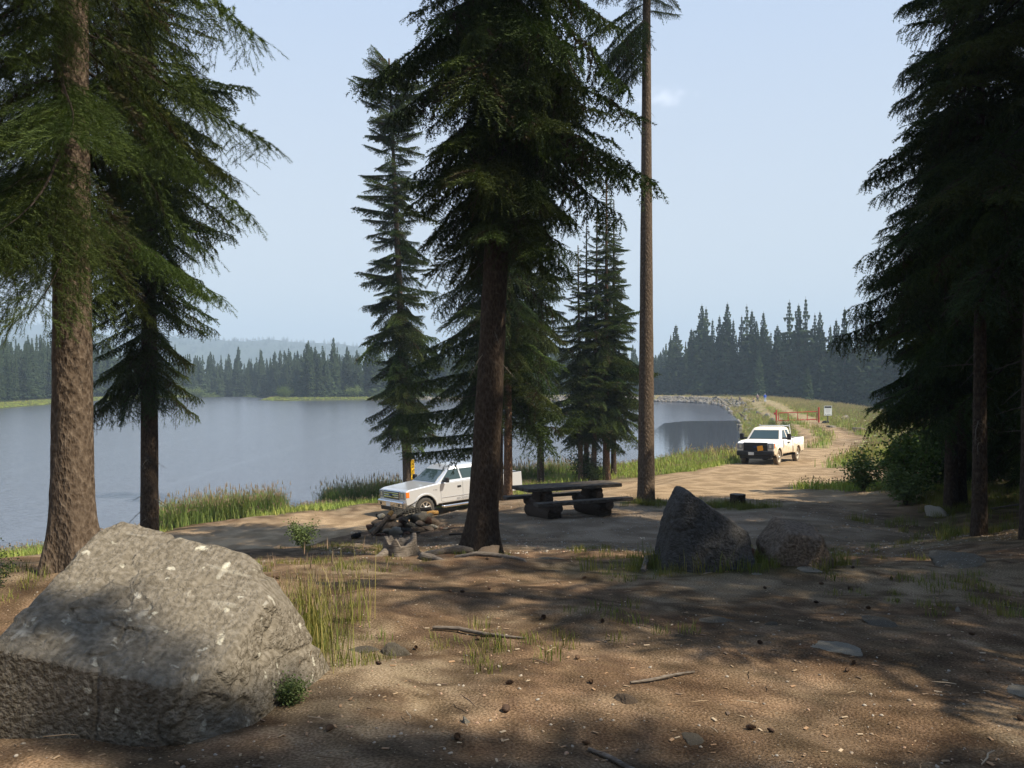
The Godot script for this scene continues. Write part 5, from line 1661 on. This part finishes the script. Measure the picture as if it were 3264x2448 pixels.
func build_pickups() -> void:
	var pa := mat("paint_silver", lin(0.6, 0.62, 0.65), 0.28, 0.5)
	pa.clearcoat_enabled = true
	pa.clearcoat = 0.7
	pa.clearcoat_roughness = 0.08
	var pw := mat("paint_dusty", Color.WHITE, 0.5)
	pw.albedo_texture = dust_texture()
	mat("trim_black", lin(0.016, 0.016, 0.017), 0.55)
	mat("chrome", lin(0.62, 0.63, 0.65), 0.14, 1.0)
	mat("tyre", lin(0.055, 0.05, 0.045), 0.85)
	mat("tyre_dusty", lin(0.17, 0.135, 0.1), 0.95)
	mat("rim_dark", lin(0.06, 0.055, 0.05), 0.6)
	mat("rim_dusty", lin(0.42, 0.36, 0.27), 0.8)
	mat("alloy", lin(0.55, 0.53, 0.5), 0.35, 0.8)
	var gl := mat("glass", lin(0.03, 0.05, 0.052), 0.04)
	gl.metallic_specular = 0.6
	var lg := mat("lamp_glass", lin(0.22, 0.24, 0.26), 0.08, 0.2)
	lg.metallic_specular = 0.6
	mat("orange_lens", lin(0.75, 0.16, 0.02), 0.2)
	mat("red_lens", lin(0.4, 0.02, 0.015), 0.2)
	mat("plate_white", lin(0.6, 0.62, 0.62), 0.4)
	mat("emblem_blue", lin(0.03, 0.05, 0.12), 0.2, 0.3)
	mat("ink_grey", lin(0.28, 0.28, 0.3), 0.5)
	mat("placard_orange", lin(0.75, 0.33, 0.03), 0.6)
	var s := thing("pickup_truck", "silver pickup truck parked on the shore track behind the fire ring", "truck")
	pickup(s, {half_width = 0.98, front_axle = 1.98, rear_axle = -1.72, wheel_r = 0.41, hood = 1.22, belt = 1.34, front = 2.92, rear = -2.92, cab_end = -1.02, cowl = 1.42, sill = 0.5, top = 1.95, roof_front = 0.58, paint = "paint_silver", bumper = "chrome", bumper_y = 0.64, plate_z = 0.12,
		windows = [[Vector2(1.14, 1.4), Vector2(0.72, 1.78), Vector2(0.26, 1.79), Vector2(0.2, 1.4)], [Vector2(0.12, 1.4), Vector2(0.18, 1.79), Vector2(-0.68, 1.78), Vector2(-0.84, 1.4)]],
		doors = [PackedVector2Array([Vector2(1.24, 1.28), Vector2(1.24, 0.62), Vector2(1.12, 0.56), Vector2(0.2, 0.56), Vector2(0.2, 1.28)]), PackedVector2Array([Vector2(0.16, 1.28), Vector2(0.16, 0.56), Vector2(-0.86, 0.56), Vector2(-0.94, 0.8), Vector2(-0.94, 1.28)])],
		handles = [Vector2(0.34, 1.1), Vector2(-0.78, 1.1)], mirror = Vector3(1.06, 1.44, 0.2), mirror_h = 0.1, light_y = 1.0, light_h = 0.15, grille_y = 0.99, grille_h = 0.18, grille_w = 0.62, grille_frame = "chrome", grille_bars = 3, dusty = false, spokes = 7})
	for z in [-1.0, 1.0]:
		var rb := MB.new()
		rb.tube([Vector3(1.2, 0.4, z * 0.98), Vector3(1.15, 0.38, z * 1.06), Vector3(-0.9, 0.38, z * 1.06), Vector3(-0.98, 0.4, z * 0.98)], [0.045, 0.05, 0.05, 0.045], 12)
		obj("running_board", rb.mesh(), mats["chrome"], s)
		part(s, "body_moulding", Vector3(0.15, 0.72, z * 0.99), Vector3(1.05, 0.012, 0.012), "chrome", 0.004)
	lettering(s, "door_lettering", "MECHANICAL", 0.12, Vector3(0.1, 0.62, -0.998), "ink_grey", PI)
	lettering(s, "fender_badge", "F-150", 0.075, Vector3(1.5, 1.08, -0.985), "ink_grey", PI)
	park(s, -2.45, -35.8, deg_to_rad(219.0), 1.98, -1.72, 0.85)
	var w := thing("pickup_truck", "white pickup truck with a black grille and road dust along its side", "truck")
	pickup(w, {half_width = 1.01, front_axle = 1.95, rear_axle = -1.8, wheel_r = 0.41, hood = 1.28, belt = 1.36, front = 2.92, rear = -2.98, cab_end = -0.72, cowl = 1.42, sill = 0.56, top = 2.02, roof_front = 0.62, paint = "paint_dusty", bumper = "trim_black", bumper_y = 0.66, plate_z = 0.2,
		windows = [[Vector2(1.16, 1.43), Vector2(0.72, 1.84), Vector2(0.36, 1.86), Vector2(0.26, 1.43)], [Vector2(0.08, 1.46), Vector2(0.2, 1.86), Vector2(-0.22, 1.86), Vector2(-0.42, 1.46)]],
		doors = [PackedVector2Array([Vector2(1.26, 1.29), Vector2(1.26, 0.68), Vector2(1.14, 0.62), Vector2(0.2, 0.62), Vector2(0.2, 1.29)]), PackedVector2Array([Vector2(0.16, 1.29), Vector2(0.16, 0.62), Vector2(-0.6, 0.62), Vector2(-0.64, 1.29)])],
		handles = [Vector2(0.32, 1.16), Vector2(0.06, 1.16)], mirror = Vector3(1.1, 1.5, 0.3), mirror_h = 0.17, light_y = 1.04, light_h = 0.16, grille_y = 1.0, grille_h = 0.24, grille_w = 0.66, grille_frame = "trim_black", grille_bars = 2, dusty = true, spokes = 0})
	part(w, "placard", Vector3(3.0, 0.93, -0.28), Vector3(0.006, 0.13, 0.15), "placard_orange", 0.003, Basis(Vector3.RIGHT, 0.15))
	# headache rack behind the cab
	var rk := MB.new()
	for z in [-0.86, 0.86]:
		rk.tube([Vector3(-0.86, 1.38, z), Vector3(-0.82, 1.7, z), Vector3(-0.72, 2.12, z * 0.97)], [0.03, 0.03, 0.03], 8)
	rk.tube([Vector3(-0.74, 2.06, -0.86), Vector3(-0.74, 2.06, 0.86)], [0.03, 0.03], 8)
	rk.tube([Vector3(-0.8, 1.8, -0.86), Vector3(-0.8, 1.8, 0.86)], [0.022, 0.022], 8)
	obj("headache_rack", rk.mesh(), mats["plate_white"], w)
	park(w, 14.7, -48.6, deg_to_rad(237.0), 1.95, -1.8, 0.88)

# ---------------------------------------------------------------- gate, signs
func build_gate() -> void:
	var red := mat("gate_red", lin(0.38, 0.045, 0.034), 0.55)
	red.metallic_specular = 0.3
	var a := on(31.0, -100.6)
	var b := on(35.55, -99.4)
	var root := thing("gate", "red steel gate of four open bays across the dam track", "gate", a)
	var d := b - a
	var ux := Vector3(d.x, 0, d.z).normalized()
	var bs := Basis(ux, Vector3.UP, ux.cross(Vector3.UP))
	var L := Vector2(d.x, d.z).length()
	var dy := d.y
	gate_post(root, bs, 0.0, 0.0)
	gate_post(root, bs, L, dy)
	part(root, "latch_box", bs * Vector3(-0.16, 1.35, 0), Vector3(0.12, 0.13, 0.08), "gate_red", 0.02, bs)
	for q in [[0.52, "bottom_rail"], [1.42, "top_rail"]]:
		var r := MB.new()
		r.tube([bs * Vector3(0.25, q[0], 0), bs * Vector3(L - 0.15, q[0] + dy * 0.5 + 0.04, 0)], [0.055, 0.055], 10)
		obj(q[1], r.mesh(), mats["gate_red"], root)
	for k in 5:
		var x := lerpf(0.25, L - 0.2, k / 4.0)
		var r := MB.new()
		r.tube([bs * Vector3(x, 0.52 + 0.01 * k, 0), bs * Vector3(x, 1.42 + 0.01 * k, 0)], [0.045, 0.045], 8)
		obj("upright_bar", r.mesh(), mats["gate_red"], root)
	# notice board
	mat("sign_grey", lin(0.35, 0.4, 0.42), 0.6)
	var n := thing("notice_sign", "white notice with a black heading on a post beside the gate", "sign", on(36.1, -98.0))
	var y0: float = 2.76 - n.position.y
	part(n, "post", Vector3(0, y0 / 2, -0.06), Vector3(0.045, y0 / 2 + 0.4, 0.045), "timber")
	var bd := part(n, "board", Vector3(0, y0, 0), Vector3(0.45, 0.56, 0.012), "sign_grey")
	part(bd, "face", Vector3(0, y0, 0.014), Vector3(0.42, 0.53, 0.004), "plate_white", 0.001)
	part(bd, "heading", Vector3(0, y0 + 0.4, 0.02), Vector3(0.39, 0.1, 0.003), "trim_black", 0.001)
	for k in 8:
		var hw: float = [0.3, 0.34, 0.26, 0.33, 0.3, 0.22, 0.28, 0.2][k]
		part(bd, "print_line", Vector3(0, y0 + 0.22 - k * 0.062, 0.02), Vector3(hw, 0.009, 0.001), "ink_grey", 0.0004)
	part(bd, "print_line", Vector3(0.08, y0 - 0.42, 0.02), Vector3(0.22, 0.025, 0.001), "trim_black", 0.0004)
	part(bd, "print_mark", Vector3(-0.28, y0 - 0.42, 0.02), Vector3(0.04, 0.035, 0.001), "trim_black", 0.0004)
	# yellow board on the leaning spruce
	mat("sign_yellow", lin(0.75, 0.45, 0.02), 0.5)
	var ys := thing("trunk_sign", "narrow yellow sign nailed to the side of the ragged columnar spruce", "sign", Vector3(-4.64, 2.12, -39.9), deg_to_rad(62.0))
	part(ys, "board", Vector3(0, 0, 0.02), Vector3(0.14, 0.46, 0.008), "sign_yellow", 0.003, Basis(Vector3(0, 0, 1), 0.05))
	for k in 4:
		part(ys, "print_mark", Vector3(0.0, 0.26 - k * 0.16, 0.032), Vector3(0.04, 0.035, 0.002), "trim_black", 0.0008)

func gate_post(root: Node3D, bs: Basis, x: float, y: float) -> void:
	var b := MB.new()
	b.lathe([[0.085, y - 0.1], [0.085, y + 1.76], [0.075, y + 1.78], [0.0, y + 1.79]], 16, bs * Vector3(x, 0, 0))
	obj("post", b.mesh(), mats["gate_red"], root)

# ---------------------------------------------------------------- people
func body_mesh(bones: Array, cell: float) -> ArrayMesh:
	# surface nets over tapered capsules [a, b, ra, rb, colour]
	var lo := Vector3(1e9, 1e9, 1e9)
	var hi := -lo
	for q in bones:
		for k in 2:
			lo = lo.min(q[k] - Vector3.ONE * (q[2 + k] + 2.5 * cell))
			hi = hi.max(q[k] + Vector3.ONE * (q[2 + k] + 2.5 * cell))
	var n := Vector3i(((hi - lo) / cell).ceil()) + Vector3i.ONE
	var f := PackedFloat32Array()
	f.resize(n.x * n.y * n.z)
	for z in n.z:
		for y in n.y:
			for x in n.x:
				f[(z * n.y + y) * n.x + x] = body_field(bones, lo + Vector3(x, y, z) * cell)
	var b := MB.new()
	var at := {}
	for z in n.z - 1:
		for y in n.y - 1:
			for x in n.x - 1:
				var sum := Vector3.ZERO
				var m := 0
				var v := []
				for k in 8:
					v.append(f[((z + (k >> 2)) * n.y + y + ((k >> 1) & 1)) * n.x + x + (k & 1)])
				for e in [[0, 1], [2, 3], [4, 5], [6, 7], [0, 2], [1, 3], [4, 6], [5, 7], [0, 4], [1, 5], [2, 6], [3, 7]]:
					var p: float = v[e[0]]
					var q: float = v[e[1]]
					if (p < 0) != (q < 0):
						var c0 := Vector3(e[0] & 1, (e[0] >> 1) & 1, e[0] >> 2)
						var c1 := Vector3(e[1] & 1, (e[1] >> 1) & 1, e[1] >> 2)
						sum += c0.lerp(c1, p / (p - q))
						m += 1
				if m:
					var w := lo + (Vector3(x, y, z) + sum / m) * cell
					var best := 1e9
					for q in bones:
						var dd := capsule(q, w)
						if dd < best:
							best = dd
							b.col = q[4]
					at[Vector3i(x, y, z)] = b.p(w)
	for key in at:
		var i: Vector3i = key
		var s: bool = f[(i.z * n.y + i.y) * n.x + i.x] < 0
		for ax in 3:
			var d := Vector3i.ZERO
			d[ax] = 1
			var u := Vector3i.ZERO
			u[(ax + 1) % 3] = 1
			var w := Vector3i.ZERO
			w[(ax + 2) % 3] = 1
			var j := i + d
			if j.x >= n.x or j.y >= n.y or j.z >= n.z: continue
			var s2: bool = f[(j.z * n.y + j.y) * n.x + j.x] < 0
			if s == s2 or not at.has(i - u) or not at.has(i - w) or not at.has(i - u - w): continue
			var q := [at[i - u - w], at[i - w], at[i], at[i - u]]
			if s: q.reverse()
			b.t(q[0], q[1], q[2])
			b.t(q[0], q[2], q[3])
	return b.mesh()

func capsule(q: Array, p: Vector3) -> float:
	var ab: Vector3 = q[1] - q[0]
	var t: float = clampf((p - q[0]).dot(ab) / maxf(ab.length_squared(), 1e-9), 0, 1)
	return p.distance_to(q[0] + ab * t) - lerpf(q[2], q[3], t)

func body_field(bones: Array, p: Vector3) -> float:
	var d := 1e3
	for q in bones:
		var e := capsule(q, p)
		var h := clampf(0.5 + 0.5 * (d - e) / 0.035, 0, 1)
		d = lerpf(d, e, h) - 0.035 * h * (1 - h)
	return d

func build_people() -> void:
	var skin := Color(0.42, 0.26, 0.18)
	# walking away along the dam: blue jacket, pale trousers, leaning forward
	var blue := Color(0.03, 0.08, 0.42)
	var pale := Color(0.42, 0.52, 0.66)
	var hair := Color(0.3, 0.3, 0.32)
	var p1 := [[Vector3(0, 0.95, 0), Vector3(0, 1.3, -0.1), 0.16, 0.19, blue], [Vector3(-0.12, 1.36, -0.12), Vector3(0.12, 1.36, -0.12), 0.1, 0.1, blue], [Vector3(0, 1.42, -0.14), Vector3(0, 1.52, -0.17), 0.055, 0.055, skin], [Vector3(0, 1.58, -0.2), Vector3(0, 1.66, -0.2), 0.1, 0.1, hair], [Vector3(0, 1.57, -0.29), Vector3(0, 1.57, -0.3), 0.03, 0.02, skin],
		[Vector3(-0.21, 1.36, -0.12), Vector3(-0.27, 1.08, -0.08), 0.07, 0.06, blue], [Vector3(-0.27, 1.08, -0.08), Vector3(-0.24, 0.88, -0.24), 0.055, 0.045, blue], [Vector3(-0.24, 0.86, -0.26), Vector3(-0.23, 0.8, -0.33), 0.04, 0.025, skin],
		[Vector3(0.21, 1.36, -0.12), Vector3(0.28, 1.08, -0.1), 0.07, 0.06, blue], [Vector3(0.28, 1.08, -0.1), Vector3(0.24, 0.9, -0.28), 0.055, 0.045, blue], [Vector3(0.24, 0.88, -0.3), Vector3(0.22, 0.82, -0.36), 0.04, 0.025, skin],
		[Vector3(-0.1, 0.92, 0), Vector3(-0.12, 0.5, -0.05), 0.115, 0.08, pale], [Vector3(-0.12, 0.5, -0.05), Vector3(-0.13, 0.1, 0.06), 0.075, 0.055, pale], [Vector3(-0.13, 0.05, 0.07), Vector3(-0.14, 0.04, -0.1), 0.05, 0.04, Color(0.1, 0.09, 0.09)],
		[Vector3(0.1, 0.92, 0), Vector3(0.13, 0.5, 0.02), 0.115, 0.08, pale], [Vector3(0.13, 0.5, 0.02), Vector3(0.14, 0.1, 0.16), 0.075, 0.055, pale], [Vector3(0.14, 0.05, 0.16), Vector3(0.15, 0.04, 0.0), 0.05, 0.04, Color(0.1, 0.09, 0.09)]]
	var grey := Color(0.22, 0.15, 0.14)
	var dark := Color(0.05, 0.055, 0.09)
	var p2 := []
	for q in p1:
		var r: Array = q.duplicate()
		if r[4] == blue: r[4] = grey
		elif r[4] == pale: r[4] = dark
		for k in 2: r[k] = r[k] * Vector3(0.95, 0.95, 0.6)
		p2.append(r)
	var top := Color(0.2, 0.17, 0.16)
	var p3 := [[Vector3(0, 0.2, 0), Vector3(0, 0.5, -0.05), 0.13, 0.14, top], [Vector3(-0.09, 0.55, -0.05), Vector3(0.09, 0.55, -0.05), 0.07, 0.07, top], [Vector3(0, 0.62, -0.06), Vector3(0, 0.68, -0.07), 0.045, 0.045, skin], [Vector3(0, 0.76, -0.08), Vector3(0, 0.82, -0.08), 0.095, 0.09, Color(0.25, 0.06, 0.03)],
		[Vector3(-0.15, 0.54, -0.05), Vector3(-0.24, 0.36, -0.06), 0.055, 0.045, top], [Vector3(-0.24, 0.36, -0.06), Vector3(-0.2, 0.22, -0.2), 0.04, 0.035, skin], [Vector3(0.15, 0.54, -0.05), Vector3(0.24, 0.36, -0.06), 0.055, 0.045, top], [Vector3(0.24, 0.36, -0.06), Vector3(0.2, 0.22, -0.2), 0.04, 0.035, skin],
		[Vector3(-0.08, 0.14, 0), Vector3(-0.26, 0.2, -0.3), 0.1, 0.07, dark], [Vector3(-0.26, 0.2, -0.3), Vector3(-0.1, 0.07, -0.45), 0.065, 0.05, dark], [Vector3(0.08, 0.14, 0), Vector3(0.26, 0.2, -0.3), 0.1, 0.07, dark], [Vector3(0.26, 0.2, -0.3), Vector3(0.1, 0.07, -0.45), 0.065, 0.05, dark]]
	for q in [[p1, "person in a blue jacket and pale trousers leaning forward on the dam track", 53.4, 181.0, -0.2], [p2, "person in a brown top and dark trousers beside the blue jacket", 52.4, 183.0, 0.1], [p3, "person with reddish hair sitting low on the dam track", 51.2, 181.5, 0.3]]:
		var o := obj("person", body_mesh(q[0], 0.035), mats["plain_v"])
		o.position = on(q[2], -q[3])
		o.rotation.y = q[4]
		tag(o, q[1], "person")

func _ready() -> void:
	fbm.seed = 7
	fbm.frequency = 0.1
	fbm.fractal_octaves = 4
	fine.seed = 17
	fine.frequency = 0.35
	fine.fractal_octaves = 3
	build_view()
	make_materials()
	build_ground()
	build_lake()
	build_hills()
	make_boughs()
	build_far_trees()
	build_near_trees()
	build_rocks()
	build_riprap()
	build_wood()
	build_table()
	build_fire_ring()
	build_shrubs()
	build_pickups()
	build_gate()
	build_people()
	build_grass()
	build_litter()
